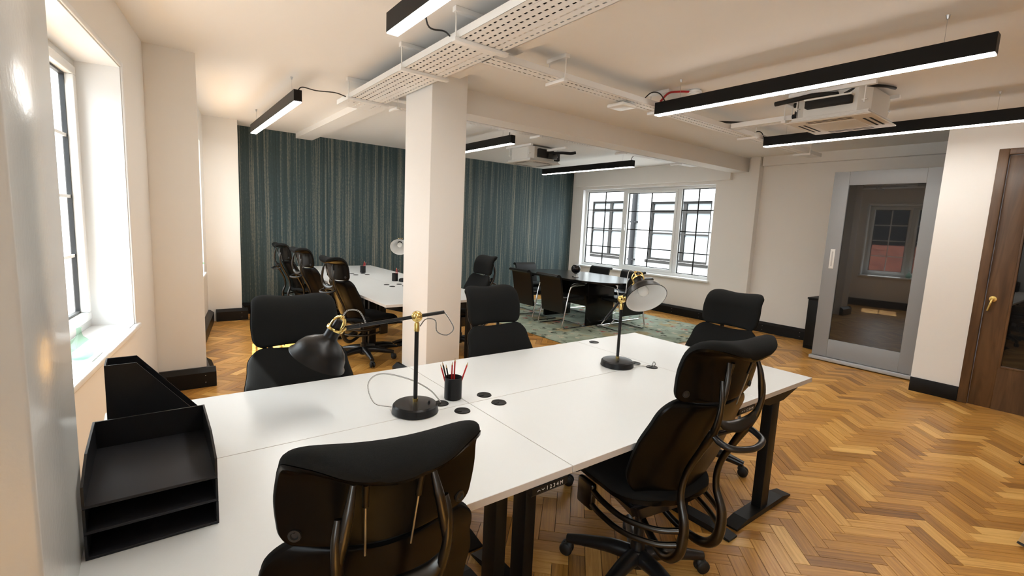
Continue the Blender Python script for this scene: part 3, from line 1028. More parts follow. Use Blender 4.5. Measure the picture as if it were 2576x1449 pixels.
    tube(bm, [(-0.088, -0.380, 0.795), (-0.094, -0.415, 0.782), (-0.076, -0.452, 0.772), (0, -0.472, 0.768), (0.076, -0.452, 0.772), (0.094, -0.415, 0.782), (0.088, -0.380, 0.795)], 0.011, 10)
    finish('handle', bm, 'base_black', t, smooth=True)
    # mechanism under the seat
    bm = bmesh.new()
    a = [bm.verts.new(p) for p in ((-0.20, 0.22, 0.42), (0.20, 0.22, 0.42), (0.20, -0.16, 0.425), (-0.20, -0.16, 0.425))]
    b = [bm.verts.new(p) for p in ((-0.10, 0.14, 0.35), (0.10, 0.14, 0.35), (0.12, -0.10, 0.31), (-0.12, -0.10, 0.31))]
    bm.faces.new(a); bm.faces.new(list(reversed(b)))
    for k in range(4):
        bm.faces.new((a[k], b[k], b[(k + 1) % 4], a[(k + 1) % 4]))
    bmesh.ops.bevel(bm, geom=bm.edges[:], offset=0.02, segments=3, affect='EDGES')
    finish('seat_support', bm, 'base_black', t, smooth=True)
    bm = bmesh.new()
    lathe(bm, [(0, 0.345), (0.022, 0.345), (0.022, 0.19), (0.030, 0.185), (0.032, 0.135), (0, 0.135)], 18)
    finish('gas_column', bm, 'base_black', t, smooth=True)
    bm = bmesh.new()
    lathe(bm, [(0, 0.145), (0.040, 0.143), (0.046, 0.125), (0.044, 0.070), (0.034, 0.062), (0, 0.062)], 20)
    finish('hub', bm, 'base_black', t, smooth=True)
    for k in range(5):
        a = R(90 + 36 + 72 * k)
        c, s = math.cos(a), math.sin(a)
        bm = bmesh.new()
        tube(bm, [(0.03 * c, 0.03 * s, 0.112), (0.12 * c, 0.12 * s, 0.112), (0.23 * c, 0.23 * s, 0.095), (0.315 * c, 0.315 * s, 0.078)], [0.036, 0.032, 0.026, 0.020], 10)
        lg = finish('leg', bm, 'base_black', t, smooth=True)
        bm = bmesh.new()
        cx, cy = 0.305 * c, 0.305 * s
        for sg in (-1, 1):
            m_ = Matrix.Translation((cx - s * sg * 0.014 + c * 0.012, cy + c * sg * 0.014 + s * 0.012, 0.030)) @ Matrix.Rotation(a, 4, 'Z') @ Matrix.Rotation(R(90), 4, 'X')
            lathe(bm, [(0, -0.010), (0.024, -0.010), (0.030, -0.005), (0.030, 0.005), (0.024, 0.010), (0, 0.010)], 18, m_)
        lathe(bm, [(0, 0.075), (0.012, 0.072), (0.020, 0.058), (0.022, 0.045), (0, 0.044)], 12, Matrix.Translation((cx, cy, 0)))
        finish('caster', bm, 'rubber', lg, smooth=True)
    return t

GC = 'black ergonomic office chairs'
CHAIRS = [
    (0.408, 1.180, -9, -0.018, 'black office chair in the foreground seen from behind, headrest overlapping the lit desk'),
    (1.635, 1.160, -9, 0.040, 'black office chair seen from behind, pushed in at the near right desk'),
    (0.555, 2.130, 180, -0.010, 'black office chair facing the camera behind the lamp with the horizontal arm'),
    (1.730, 2.130, 180, -0.010, 'black office chair facing the camera beside the white column'),
    (2.830, 1.650, 90, 0.0, 'black office chair at the desk end nearest the grey cupboard'),
    (1.790, 4.920, -76, 0.0, 'black office chair at the far block, nearest the white column'),
    (1.795, 6.160, -78, 0.010, 'black office chair at the far block, middle of the three in a row'),
    (1.815, 7.280, -82, 0.0, 'black office chair at the far block, closest to the teal wall'),
    (2.970, 4.900, 90, 0.0, 'black office chair on the right of the far block, next to the meeting table'),
]
c0 = make_chair(CHAIRS[0][4])
c0['group'] = GC
made = [c0] + [dup(c0, (0, 0, 0), 0, ch_[4], GC) for ch_ in CHAIRS[1:]]
for o, (x, y, a, dz, lab) in zip(made, CHAIRS):
    o.location = (x, y, 0)
    o.rotation_euler = (0, 0, R(a))
    for c in o.children:
        if not c.name.split('.')[0] in ('leg', 'hub', 'gas_column'):
            c.location.z = dz          # seat height set on the gas lift

# ------------------------------------------------------------------ desk lamps
def shade_mesh(par, pivot, direction, bulb=True):
    """bell shade hanging from pivot along direction"""
    m_ = aim(pivot, direction)
    prof = [(0.026, 0.030), (0.027, 0.062), (0.031, 0.072), (0.058, 0.088), (0.082, 0.108), (0.096, 0.132), (0.104, 0.158), (0.112, 0.166)]
    bm = bmesh.new()
    lathe(bm, prof + [(0.113, 0.169), (0.110, 0.170)], 40, m_)
    finish('lamp_shade', bm, 'lamp_black', par, smooth=True)
    bm = bmesh.new()
    lathe(bm, [(r - 0.003, z + 0.0025) for r, z in prof] + [(0.110, 0.1695)], 40, m_)
    finish('shade_lining', bm, 'lamp_inside', par, smooth=True)
    bm = bmesh.new()
    lathe(bm, [(0.028, 0.022), (0.033, 0.022), (0.034, 0.027), (0.033, 0.032), (0.028, 0.032), (0.028, 0.022)], 28, m_)
    for k in range(4):
        a = R(45 + 90 * k)
        c, s = math.cos(a), math.sin(a)
        tube(bm, [m_ @ Vector(p) for p in ((0.030 * c, 0.030 * s, 0.026), (0.029 * c, 0.029 * s, -0.002), (0.018 * c, 0.018 * s, -0.018), (0.006 * c, 0.006 * s, -0.021))], 0.0042, 6, 4)
    lathe(bm, [(0, -0.032), (0.008, -0.031), (0.010, -0.024), (0.009, -0.016), (0, -0.014)], 14, m_)
    finish('brass_collar', bm, 'brass', par, smooth=True)
    bm = bmesh.new()
    lathe(bm, [(0, -0.012), (0.016, -0.010), (0.018, 0.03), (0.018, 0.060), (0, 0.062)], 18, m_)
    finish('socket', bm, 'lamp_black', par, smooth=True)
    if bulb:
        bm = bmesh.new()
        lathe(bm, [(0.012, 0.062), (0.014, 0.078), (0.026, 0.100), (0.030, 0.116), (0.026, 0.134), (0.014, 0.144), (0, 0.147)], 20, m_)
        finish('bulb', bm, 'bulb_glass', par, smooth=True)

def make_lamp(label, loc, joint_z, arm_a, arm_b, shade_dir, cord_top, cord_base=None, knob_dir=(0, -1, 0), switch=(0.045, -0.035)):
    t = thing('desk_lamp', label, 'lamp', loc, 0, 'black and brass desk lamps')
    bm = bmesh.new()
    lathe(bm, [(0, 0.0), (0.088, 0.0), (0.094, 0.004), (0.090, 0.030), (0.084, 0.036), (0.02, 0.044), (0, 0.044)], 44)
    finish('base', bm, 'lamp_black', t, smooth=True, angle=30)
    bm = bmesh.new()
    lathe(bm, [(0, 0.044), (0.0105, 0.044), (0.0105, 0.056), (0, 0.056)], 18)
    finish('brass_ferrule', bm, 'brass', t, smooth=True)
    bm = bmesh.new()
    lathe(bm, [(0, 0.050), (0.0085, 0.050), (0.0085, joint_z - 0.048), (0, joint_z - 0.048)], 16)
    finish('pole', bm, 'lamp_black', t, smooth=True)
    bm = bmesh.new()
    lathe(bm, [(0, joint_z - 0.060), (0.0105, joint_z - 0.060), (0.0105, joint_z - 0.030), (0.006, joint_z - 0.020), (0, joint_z - 0.02)], 16)
    kd = Vector(knob_dir).normalized()
    m_ = aim(Vector((0, 0, joint_z)) + kd * 0.006, kd)
    lathe(bm, [(0, -0.020), (0.019, -0.020), (0.0215, -0.016), (0.0215, 0.006), (0.019, 0.009), (0.014, 0.010), (0.012, 0.016), (0.006, 0.020), (0, 0.021)], 28, m_)
    finish('brass_joint', bm, 'brass', t, smooth=True)
    bm = bmesh.new()
    tube(bm, [arm_a, arm_b], 0.0072, 12)
    d = (Vector(arm_b) - Vector(arm_a)).normalized()
    tube(bm, [Vector(arm_b) - d * 0.05, Vector(arm_b)], 0.0092, 12)
    finish('arm', bm, 'lamp_black', t, smooth=True)
    sd_ = Vector(shade_dir).normalized()
    piv = Vector(arm_b) + d * 0.034 - sd_ * 0.026
    piv += (d - sd_ * d.dot(sd_)) * 0.012
    shade_mesh(t, piv, sd_)
    bm = bmesh.new()
    tube(bm, [Vector(arm_b) - d * 0.002, piv + sd_ * 0.027 - (d - sd_ * d.dot(sd_)).normalized() * 0.026], 0.005, 8)
    finish('brass_link', bm, 'brass', t, smooth=True)
    bm = bmesh.new()
    lathe(bm, [(0, 0.0), (0.0045, 0), (0.0045, 0.009), (0, 0.010)], 10, Matrix.Translation((switch[0], switch[1], 0.040)))
    finish('switch', bm, 'rubber', t, smooth=True)
    for nm, cords in (('cord', cord_top(piv, sd_, Vector(arm_a), Vector(arm_b), d)), ('cord', cord_base or [])):
        for pts in cords:
            bm = bmesh.new()
            tube(bm, pts, 0.0027, 6, 8, uvscale=220)
            finish(nm, bm, 'braided_cord', t, smooth=True)
    return t

lamp1_loc = (0.839, 1.713, DZT + 0.0005)
def cords1(piv, sd_, a, b, d):
    top = piv - sd_ * 0.030
    return [[top, top + Vector((0.02, -0.008, 0.022)), top + Vector((0.055, -0.028, 0.018)), top + Vector((0.078, -0.037, -0.03)), b - d * 0.055 + Vector((0, 0, 0.008))],
            [a, a + Vector((0.022, -0.011, -0.035)), a + Vector((0.035, -0.017, -0.07)), a + Vector((0.01, -0.005, -0.095)), a + Vector((-0.025, 0.012, -0.080)), a + Vector((-0.032, 0.016, -0.035)), a + Vector((-0.065, 0.032, -0.030)), Vector((0.012, -0.004, 0.355))]]
make_lamp('black and brass desk lamp, arm level, shade hanging down', lamp1_loc, 0.395, (0.097, -0.047, 0.414), (-0.240, 0.118, 0.347), (-0.42, 0.22, -0.88), cords1,
          [[Vector(p) - Vector(lamp1_loc) for p in ((0.757, 1.760, 0.750), (0.700, 1.80, 0.765), (0.690, 1.84, 0.835), (0.745, 1.84, 0.868), (0.85, 1.80, 0.84), (0.93, 1.765, 0.79), (0.97, 1.736, 0.737))]],
          knob_dir=(-0.44, -0.9, 0))
lamp2_loc = (2.119, 1.747, DZT + 0.0005)
def cords2(piv, sd_, a, b, d):
    top = piv - sd_ * 0.030
    return [[top, top + Vector((-0.03, 0.02, 0.0)), b - d * 0.03 + Vector((-0.015, 0.01, -0.01)), b - d * 0.06],
            [a, a + Vector((-0.012, 0.012, -0.03)), a + Vector((0.01, -0.012, -0.035)), a + Vector((0.035, -0.035, 0.0)), a + Vector((0.035, -0.04, 0.03))]]
make_lamp('black and brass desk lamp, arm slanting up, white inside of shade showing', lamp2_loc, 0.388, (-0.055, 0.066, 0.262), (0.034, -0.041, 0.472), (-0.32, -0.68, -0.62), cords2,
          [[Vector(p) - Vector(lamp2_loc) for p in ((2.196, 1.70, 0.738), (2.24, 1.665, 0.734), (2.275, 1.63, 0.737), (2.283, 1.618, 0.765), (2.293, 1.612, 0.750), (2.288, 1.622, 0.733))]],
          knob_dir=(-0.98, -0.1, 0.0), switch=(-0.045, -0.045))
def cords3(piv, sd_, a, b, d):
    return []
make_lamp('black and brass desk lamp on the far block, partly behind the white column', (2.61, 5.66, DZT + 0.0005), 0.388, (0.06, 0.045, 0.30), (-0.105, -0.075, 0.485), (-0.42, -0.78, -0.45), cords3, knob_dir=(0, -1, 0))

# ------------------------------------------------------------------ pencil cups
def make_cup(label, loc, pens):
    t = thing('pencil_cup', label, 'pencil cup', loc, 0, 'black pencil cups')
    bm = bmesh.new()
    lathe(bm, [(0, 0), (0.036, 0), (0.0385, 0.003), (0.0385, 0.098), (0.0365, 0.099), (0.036, 0.098), (0.036, 0.004), (0, 0.004)], 32)
    finish('cup', bm, 'leather_tray', t, smooth=True, angle=30)
def make_pencil(label, base, tip, red, grp):
    a, b = Vector(base), Vector(tip)
    d = (b - a).normalized()
    t = thing('pencil', label, 'pencil', a, 0, grp)
    L = (b - a).length
    m_ = aim((0, 0, 0), d)
    bm = bmesh.new()
    lathe(bm, [(0, 0), (0.0036, 0), (0.0036, L - 0.016)], 6, m_)
    finish('body', bm, 'pencil_red' if red else 'pencil_black', t)
    bm = bmesh.new()
    lathe(bm, [(0.0036, L - 0.016), (0.0012, L - 0.004)], 6, m_)
    finish('point', bm, 'pencil_wood', t)
    bm = bmesh.new()
    lathe(bm, [(0.0012, L - 0.004), (0, L)], 6, m_)
    finish('lead', bm, 'pencil_black', t)
cu = (1.046, 1.765, DZT + 0.0005)
make_cup('black pencil cup holding red and black pencils beside the near lamp', cu, None)
PENS = [((-0.012, 0.010), (-0.050, 0.030), 0.155, 1, 'red pencil leaning furthest left in the near cup'), ((-0.004, 0.016), (-0.043, 0.026), 0.166, 0, 'black pencil with bare wood tip leaning left in the near cup'),
        ((-0.006, -0.002), (-0.034, 0.010), 0.158, 0, 'shorter black pencil at the left of the near cup'), ((-0.010, 0.002), (-0.005, 0.004), 0.168, 1, 'upright red pencil in the middle of the near cup'),
        ((0.006, 0.006), (0.008, 0.004), 0.183, 1, 'tallest upright red pencil in the near cup'), ((0.006, -0.012), (0.052, -0.034), 0.168, 1, 'red pencil leaning right in the near cup')]
for (a, b, z, red, lab) in PENS:
    make_pencil(lab, (cu[0] + a[0], cu[1] + a[1], DZT + 0.006), (cu[0] + b[0], cu[1] + b[1], DZT + z), red, 'pencils in the near cup')
for (x, y, lab, plab) in ((2.45, 6.78, 'black pencil cup on the far block, nearer the teal wall', 'red pencil in the cup nearer the teal wall'), (2.50, 5.76, 'black pencil cup on the far block, beside the white column', 'red pencil in the cup beside the white column')):
    make_cup(lab, (x, y, DZT + 0.0005), None)
    for k, (dx, dy, z) in enumerate(((0.030, 0.01, 0.165), (0.014, -0.012, 0.175), (0.038, -0.02, 0.16))):
        make_pencil(('middle ', 'tallest ', 'rightmost leaning ')[k] + plab, (x + 0.002 * k, y, DZT + 0.006), (x + dx, y + dy, DZT + z), 1, 'red pencils in the far cups')

# ------------------------------------------------------------------ letter trays and magazine file
def make_tray(label, z, top):
    x0, x1, y0, y1, h = -0.140, 0.111, 1.305, 1.625, 0.0595
    t = thing('letter_tray', label, 'letter tray', ((x0 + x1) / 2, (y0 + y1) / 2, z), 0, 'stacked black letter trays')
    hx, hy, k = (x1 - x0) / 2, (y1 - y0) / 2, 0.005
    boxo('tray_floor', -hx, hx, -hy, hy, 0, 0.007, 'tray_inside', t, 0.001)
    H = h + 0.022 if top else h - 0.001
    for s in (-1, 1):
        bm = bmesh.new()
        prof = [(-hy, 0.0071), (hy, 0.0071), (hy, H), (-hy + 0.11, H), (-hy, H - 0.030 if top else H)]
        xa, xb = (hx - k, hx) if s > 0 else (-hx, -hx + k)
        a = [bm.verts.new((xa, y, zz)) for y, zz in prof]
        b = [bm.verts.new((xb, y, zz)) for y, zz in prof]
        bm.faces.new(a); bm.faces.new(list(reversed(b)))
        for q in range(5):
            bm.faces.new((a[q], b[q], b[(q + 1) % 5], a[(q + 1) % 5]))
        finish('side_panel', bm, 'leather_tray', t)
    boxo('back_panel', -hx + k, hx - k, hy - k, hy, 0.0071, H, 'leather_tray', t)
    if not top:
        pass
    return t
TZ = DZT + 0.0005
make_tray('black letter tray at the bottom of the stack on the near desk', TZ, False)
make_tray('black letter tray in the middle of the stack', TZ + 0.060, False)
make_tray('topmost open black letter tray of the stack', TZ + 0.120, True)
mf = thing('magazine_file', 'black magazine file with sloping top standing behind the letter trays', 'magazine file', (0.0, 1.79, TZ))
prof = [(-0.118, 0), (0.125, 0), (0.125, 0.105), (-0.045, 0.320), (-0.118, 0.320)]
for y in (-0.045, 0.041):
    bm = bmesh.new()
    prism(bm, prof, 0, 0.004, Matrix(((1, 0, 0, 0), (0, 0, 1, y), (0, 1, 0, 0), (0, 0, 0, 1))))
    finish('side_panel', bm, 'leather_tray', mf)
boxo('back_panel', -0.118, -0.114, -0.041, 0.041, 0.0, 0.320, 'leather_tray', mf)
boxo('front_panel', 0.121, 0.125, -0.041, 0.041, 0.0, 0.105, 'leather_tray', mf)
boxo('bottom_panel', -0.114, 0.121, -0.041, 0.041, 0.0, 0.004, 'leather_tray', mf)

# ------------------------------------------------------------------ vases on the sills
vz = thing('glass_vase', 'green glass bottle vase on the near left window sill', 'vase', (-0.300, 3.17, WZ0 + 0.002))
bm = bmesh.new()
lathe(bm, [(r_ * 0.60, z_ * 0.60) for r_, z_ in [(0, 0.004), (0.055, 0.004), (0.085, 0.03), (0.098, 0.075), (0.092, 0.12), (0.060, 0.165), (0.026, 0.195), (0.017, 0.225), (0.017, 0.262), (0.022, 0.268), (0.022, 0.272)]], 32)
finish('bottle', bm, 'green_glass', vz, smooth=True)
v2 = thing('plant_vase', 'small clear glass vase with a green sprig on the far left sill', 'vase', (0.570, 7.05, WZ0 + 0.002))
v2.location = MALC @ Vector((0.60, -0.03, WZ0 + 0.002))
bm = bmesh.new()
lathe(bm, [(0, 0.003), (0.02, 0.003), (0.03, 0.03), (0.022, 0.06), (0.013, 0.085), (0.016, 0.095)], 18)
finish('glass', bm, 'clear_glass', v2, smooth=True)
rg = random.Random(5)
for k in range(9):
    a = rg.uniform(0, 6.28); r = rg.uniform(0.008, 0.035); z = rg.uniform(0.10, 0.19)
    bm = bmesh.new()
    m_ = Matrix.Translation((r * math.cos(a), r * math.sin(a), z)) @ Euler((rg.uniform(-1, 1), rg.uniform(-1, 1), a)).to_matrix().to_4x4() @ Matrix.Diagonal((1, 0.6, 0.12, 1))
    bmesh.ops.create_uvsphere(bm, u_segments=8, v_segments=6, radius=0.018, matrix=m_)
    finish('leaf', bm, 'leaf', v2, smooth=True)
bm = bmesh.new()
tube(bm, [(0, 0, 0.02), (0.004, 0.003, 0.10), (0.008, 0.004, 0.17)], 0.0018, 5)
finish('stem', bm, 'leaf', v2)

# ------------------------------------------------------------------ rug, meeting table and cantilever chairs
rug = thing('rug', 'faded green patterned rug under the black meeting table', 'rug', (5.73, 5.60, 0))
boxo('field', -1.47, 1.47, -1.88, 1.88, 0.0006, 0.010, 'rug_pile', rug, 0.003)
bm = bmesh.new()
for s in (-1, 1):
    for k in range(118):
        x = -1.46 + k * 0.02495
        a = rg.uniform(-0.01, 0.01)
        box(bm, x - 0.003, x + 0.003, min(s * 1.88, s * 1.92), max(s * 1.88, s * 1.92), 0.001, 0.004)
fr = finish('fringe', bm, 'rug_border', rug)
fr['kind'] = 'stuff'

TB = (5.65, 5.58)
RZ = 0.0105
mt = thing('meeting_table', 'black oval meeting table with two panel legs on the rug', 'table', (TB[0], TB[1], RZ))
bm = bmesh.new()
poly = []
for k in range(64):
    a = 2 * math.pi * k / 64
    c, s = math.cos(a), math.sin(a)
    poly.append((0.60 * math.copysign(abs(c) ** 0.8, c), 1.06 * math.copysign(abs(s) ** 0.8, s)))
prism(bm, poly, 0.70, 0.73)
bmesh.ops.bevel(bm, geom=[e for e in bm.edges if abs(e.verts[0].co.z - e.verts[1].co.z) < 1e-6], offset=0.004, segments=2, affect='EDGES')
finish('tabletop', bm, 'table_black', mt, smooth=True, angle=35)
for y in (-0.49, 0.49):
    boxo('panel_leg', -0.30, 0.30, y - 0.02, y + 0.02, 0.0, 0.70, 'table_black', mt, 0.003)
boxo('stretcher', -0.02, 0.02, -0.47, 0.47, 0.25, 0.62, 'table_black', mt)

def cantilever(label):
    t = thing('cantilever_chair', label, 'chair', (0, 0, 0), 0, 'black leather cantilever chairs')
    # facing +Y
    bm = bmesh.new()
    box(bm, -0.225, 0.225, -0.20, 0.24, 0.42, 0.475, 0.018)
    finish('seat', bm, 'leather_black', t, smooth=True)
    pr = [(-0.195, 0.24), (-0.235, 0.50), (-0.262, 0.66), (-0.285, 0.76), (-0.310, 0.795), (-0.340, 0.80), (-0.358, 0.78)]
    bm = bmesh.new()
    sp = catmull([Vector((0, y, z)) for y, z in pr], 5)
    A, B = [], []
    for i, p in enumerate(sp):
        tg = (sp[min(i + 1, len(sp) - 1)] - sp[max(i - 1, 0)]).normalized()
        n = Vector((0, tg.z, -tg.y))
        A.append([bm.verts.new((x, (p + n * 0.016).y, (p + n * 0.016).z)) for x in (-0.235, 0.235)])
        B.append([bm.verts.new((x, (p - n * 0.016).y, (p - n * 0.016).z)) for x in (-0.235, 0.235)])
    for i in range(len(sp) - 1):
        bm.faces.new((A[i][0], A[i][1], A[i + 1][1], A[i + 1][0])); bm.faces.new((B[i][1], B[i][0], B[i + 1][0], B[i + 1][1]))
        for k in (0, 1):
            bm.faces.new((A[i][k], A[i + 1][k], B[i + 1][k], B[i][k]))
    bm.faces.new((A[0][0], A[0][1], B[0][1], B[0][0])); bm.faces.new((A[-1][0], A[-1][1], B[-1][1], B[-1][0]))
    finish('backrest', bm, 'leather_black', t, smooth=True, angle=50)
    for s in (-1, 1):
        bm = bmesh.new()
        x = s * 0.268
        tube(bm, [(x, 0.17, 0.655), (x, 0.02, 0.652), (x, -0.09, 0.635), (x, -0.135, 0.55), (x, -0.19, 0.30), (x, -0.238, 0.075), (x, -0.225, 0.022), (x, -0.17, 0.0115), (x, 0.05, 0.0115), (x, 0.26, 0.0115)], 0.0115, 10, 5)
        tube(bm, [(x, -0.165, 0.43), (s * 0.22, -0.165, 0.43)], 0.009, 8)
        finish('side_frame', bm, 'chrome', t, smooth=True)
        bm = bmesh.new()
        tube(bm, [(x, 0.20, 0.668), (x, 0.10, 0.674), (x, -0.03, 0.672), (x, -0.10, 0.655)], [0.016, 0.024, 0.024, 0.014], 10, flat=0.6)
        finish('armrest', bm, 'leather_black', t, smooth=True)
    bm = bmesh.new()
    tube(bm, [(-0.268, 0.26, 0.0115), (0.268, 0.26, 0.0115)], 0.0105, 10)
    finish('floor_bar', bm, 'chrome', t, smooth=True)
    return t
CC = [
    (5.04, 5.30, -90, 'black leather chair on the near side of the oval table, closer to the camera'),
    (5.04, 5.99, -90, 'black leather chair on the near side of the oval table, further from the camera'),
    (5.65, 6.72, 180, 'black leather chair at the far end of the oval table by the teal wall'),
    (6.42, 6.10, 90, 'black leather chair on the window side of the oval table, beside the globe'),
    (6.42, 5.35, 90, 'black leather chair on the window side, half hidden by the near lamp'),
    (5.76, 4.74, 0, 'black leather chair at the near end of the oval table, behind the lamp shade'),
]
k0 = cantilever(CC[0][3])
for k, (x, y, a, lab) in enumerate(CC):
    if k == 0:
        k0.location = (x, y, RZ); k0.rotation_euler = (0, 0, R(a))
    else:
        dup(k0, (x, y, RZ), R(a), lab)
gl = thing('globe', 'black globe on a clear stand on the oval meeting table', 'globe', (5.40, 5.42, RZ + 0.7305))
bm = bmesh.new()
box(bm, -0.05, 0.05, -0.03, 0.03, 0, 0.012, 0.003)
lathe(bm, [(0, 0.012), (0.006, 0.012), (0.006, 0.045), (0.03, 0.05), (0.032, 0.056), (0, 0.056)], 16)
finish('stand', bm, 'chrome', gl, smooth=True)
bm = bmesh.new()
bmesh.ops.create_uvsphere(bm, u_segments=32, v_segments=20, radius=0.075, matrix=Matrix.Translation((0, 0, 0.128)))
finish('sphere', bm, 'globe_black', gl, smooth=True)

# stool whose two legs show at the right edge of the picture
st = thing('wooden_stool', 'light wood stool, only its splayed legs in view at the right edge', 'stool', (3.98, 0.02, 0))
for (fx, fy, tx, ty) in ((-0.515, 0.165, -0.20, 0.02), (0.87, 0.31, 0.30, 0.08), (-0.3, -0.45, -0.12, -0.20), (0.6, -0.40, 0.22, -0.18)):
    bm = bmesh.new()
    tube(bm, [(fx, fy, 0.012), (tx, ty, 0.64)], 0.019, 12)
    lg = finish('leg', bm, 'stool_wood', st, smooth=True)
    bm = bmesh.new()
    d = (Vector((tx, ty, 0.64)) - Vector((fx, fy, 0.012))).normalized()
    tube(bm, [(fx, fy, 0.0125), Vector((fx, fy, 0.0125)) + d * 0.012], 0.0195, 12)
    finish('foot_cap', bm, 'rubber', lg, smooth=True)
bm = bmesh.new()
lathe(bm, [(0, 0.64), (0.30, 0.64), (0.32, 0.65), (0.32, 0.67), (0.30, 0.68), (0, 0.68)], 32, Matrix.Translation((0.05, -0.06, 0)) @ Matrix.Diagonal((1.2, 1, 1, 1)))
finish('seat', bm, 'stool_wood', st, smooth=True)

# ------------------------------------------------------------------ linear lights
def make_light(label, x, y0, y1, cable):
    z0, hb, hw_ = 2.498, 0.105, 0.034
    L = (y1 - y0) / 2
    t = thing('linear_light', label, 'pendant light', (x, (y0 + y1) / 2, z0), 0, 'black linear pendant lights')
    bm = bmesh.new()
    box(bm, -hw_, hw_, -L, L, 0.006, hb, 0.0015)
    finish('housing', bm, 'light_black', t)
    boxo('diffuser', -hw_ + 0.003, hw_ - 0.003, -L + 0.004, L - 0.004, 0.0, 0.0065, 'diffuser', t)
    for s in (-1, 1):
        y = s * (L - 0.22)
        bm = bmesh.new()
        tube(bm, [(0, y, hb), (0, y, CEIL - z0 - 0.02)], 0.0012, 5)
        w_ = finish('suspension_wire', bm, 'steel', t)
        bm = bmesh.new()
        lathe(bm, [(0, -0.024), (0.006, -0.022), (0.010, -0.004), (0.012, 0), (0, 0)], 10, Matrix.Translation((0, y, CEIL - z0)))
        finish('ceiling_cup', bm, 'steel', w_, smooth=True)
    if cable:
        bm = bmesh.new()
        tube(bm, [Vector(p) - Vector((x, (y0 + y1) / 2, z0)) for p in cable], 0.005, 7)
        finish('power_cable', bm, 'cable_black', t, smooth=True)
    return t
make_light('black linear pendant light cut off at the top edge, nearest the camera', 1.10, 0.42, 2.62, [(1.12, 2.40, 2.60), (1.20, 2.45, 2.625), (1.32, 2.62, 2.60), (1.44, 2.66, 2.62), (1.50, 2.70, 2.62)])
make_light('black linear pendant light between the left windows and the teal wall', 1.10, 4.68, 6.93, [(1.11, 4.75, 2.60), (1.14, 4.70, 2.635), (1.25, 4.66, 2.62), (1.40, 4.62, 2.625), (1.50, 4.62, 2.61)])
make_light('long black linear pendant light crossing in front of the air conditioner', 3.545, 0.60, 2.70, [(3.55, 2.62, 2.60), (3.54, 2.68, 2.68), (3.50, 2.74, 2.69), (3.44, 2.78, 2.62)])
make_light('black linear pendant light below the air conditioner, running off the right edge', 5.51, 0.65, 2.71, [(5.51, 2.72, 2.60), (5.50, 2.76, 2.665), (5.45, 2.80, 2.66), (5.40, 2.82, 2.60)])
make_light('black linear pendant light right behind the white column', 3.61, 4.845, 7.0, [(3.61, 4.92, 2.60), (3.60, 4.90, 2.66), (3.58, 4.84, 2.68)])
make_light('black linear pendant light over the meeting table', 6.08, 4.99, 7.14, [(6.08, 5.05, 2.60), (6.07, 5.0, 2.66), (6.06, 4.9, 2.67)])

# ------------------------------------------------------------------ perforated cable trays
def make_cable_tray(label, L, W, loc, rotz, struts, pitch=0.05, hole=0.027, skip_right=None):
    """local x along, y across 0..W, z=0 bottom"""
    t = thing('cable_tray', label, 'cable tray', loc, rotz, 'white perforated cable trays')
    bm = bmesh.new()
    nx = int(L / pitch)
    ny = max(2, int((W - 0.02) / 0.045))
    xs = [0.0]
    for k in range(nx):
        c = (k + 0.5) * L / nx
        xs += [c - hole / 2, c + hole / 2]
    xs.append(L)
    ys = [0.0]
    for k in range(ny):
        c = 0.01 + (k + 0.5) * (W - 0.02) / ny
        ys += [c - 0.0065, c + 0.0065]
    ys.append(W)
    G = [[bm.verts.new((x, y, 0)) for y in ys] for x in xs]
    for i in range(len(xs) - 1):
        for j in range(len(ys) - 1):
            if i % 2 == 1 and j % 2 == 1:
                continue
            bm.faces.new((G[i][j], G[i + 1][j], G[i + 1][j + 1], G[i][j + 1]))
    r = bmesh.ops.duplicate(bm, geom=bm.faces[:])
    bmesh.ops.translate(bm, vec=(0, 0, 0.0015), verts=[g for g in r['geom'] if isinstance(g, bmesh.types.BMVert)])
    finish('tray_bed', bm, 'tray_white', t)
    for y in (0.0, W - 0.003):
        bm = bmesh.new()
        box(bm, 0, L, y, y + 0.003, 0, 0.045)
        yy = (y + 0.003, y + 0.012) if y == 0 else (y - 0.009, y)
        box(bm, 0, L, yy[0], yy[1], 0.043, 0.045)
        finish('side_rail', bm, 'tray_white', t)
    top = CEIL - loc[2]
    for x in struts:
        o = boxo('strut', x - 0.02, x + 0.02, -0.03, W + 0.03, -0.024, -0.001, 'tray_white', t, 0.002)
        boxo('ceiling_channel', x - 0.02, x + 0.02, -0.035, W + 0.03, top - 0.03, top, 'tray_white', t, 0.002)
        for y in (-0.015, W + 0.015):
            bm = bmesh.new()
            tube(bm, [(x, y, -0.02), (x, y, top - 0.02)], 0.005, 8)
            finish('rod', bm, 'tray_white', o, smooth=True)
    return t
TRZ = 2.585
make_cable_tray('wide white perforated cable tray running along the ceiling past the column', 4.65, 0.33, (1.835, 0.25, TRZ), R(90), [0.55, 2.36, 3.12, 4.26])
make_cable_tray('narrow white cable tray crossing the ceiling in front of the cream beam', 5.25, 0.15, (1.85, 2.73, TRZ), 0, [0.62, 1.85, 3.45, 4.85], pitch=0.045)
make_cable_tray('narrow white cable tray running behind the cream beam', 5.27, 0.13, (1.845, 4.53, TRZ), 0, [0.12, 1.92, 3.47, 4.77], pitch=0.045)
make_cable_tray('short white cable tray branching off towards the air conditioner', 0.62, 0.12, (4.88, 2.08, TRZ), R(90), [0.1], pitch=0.045)
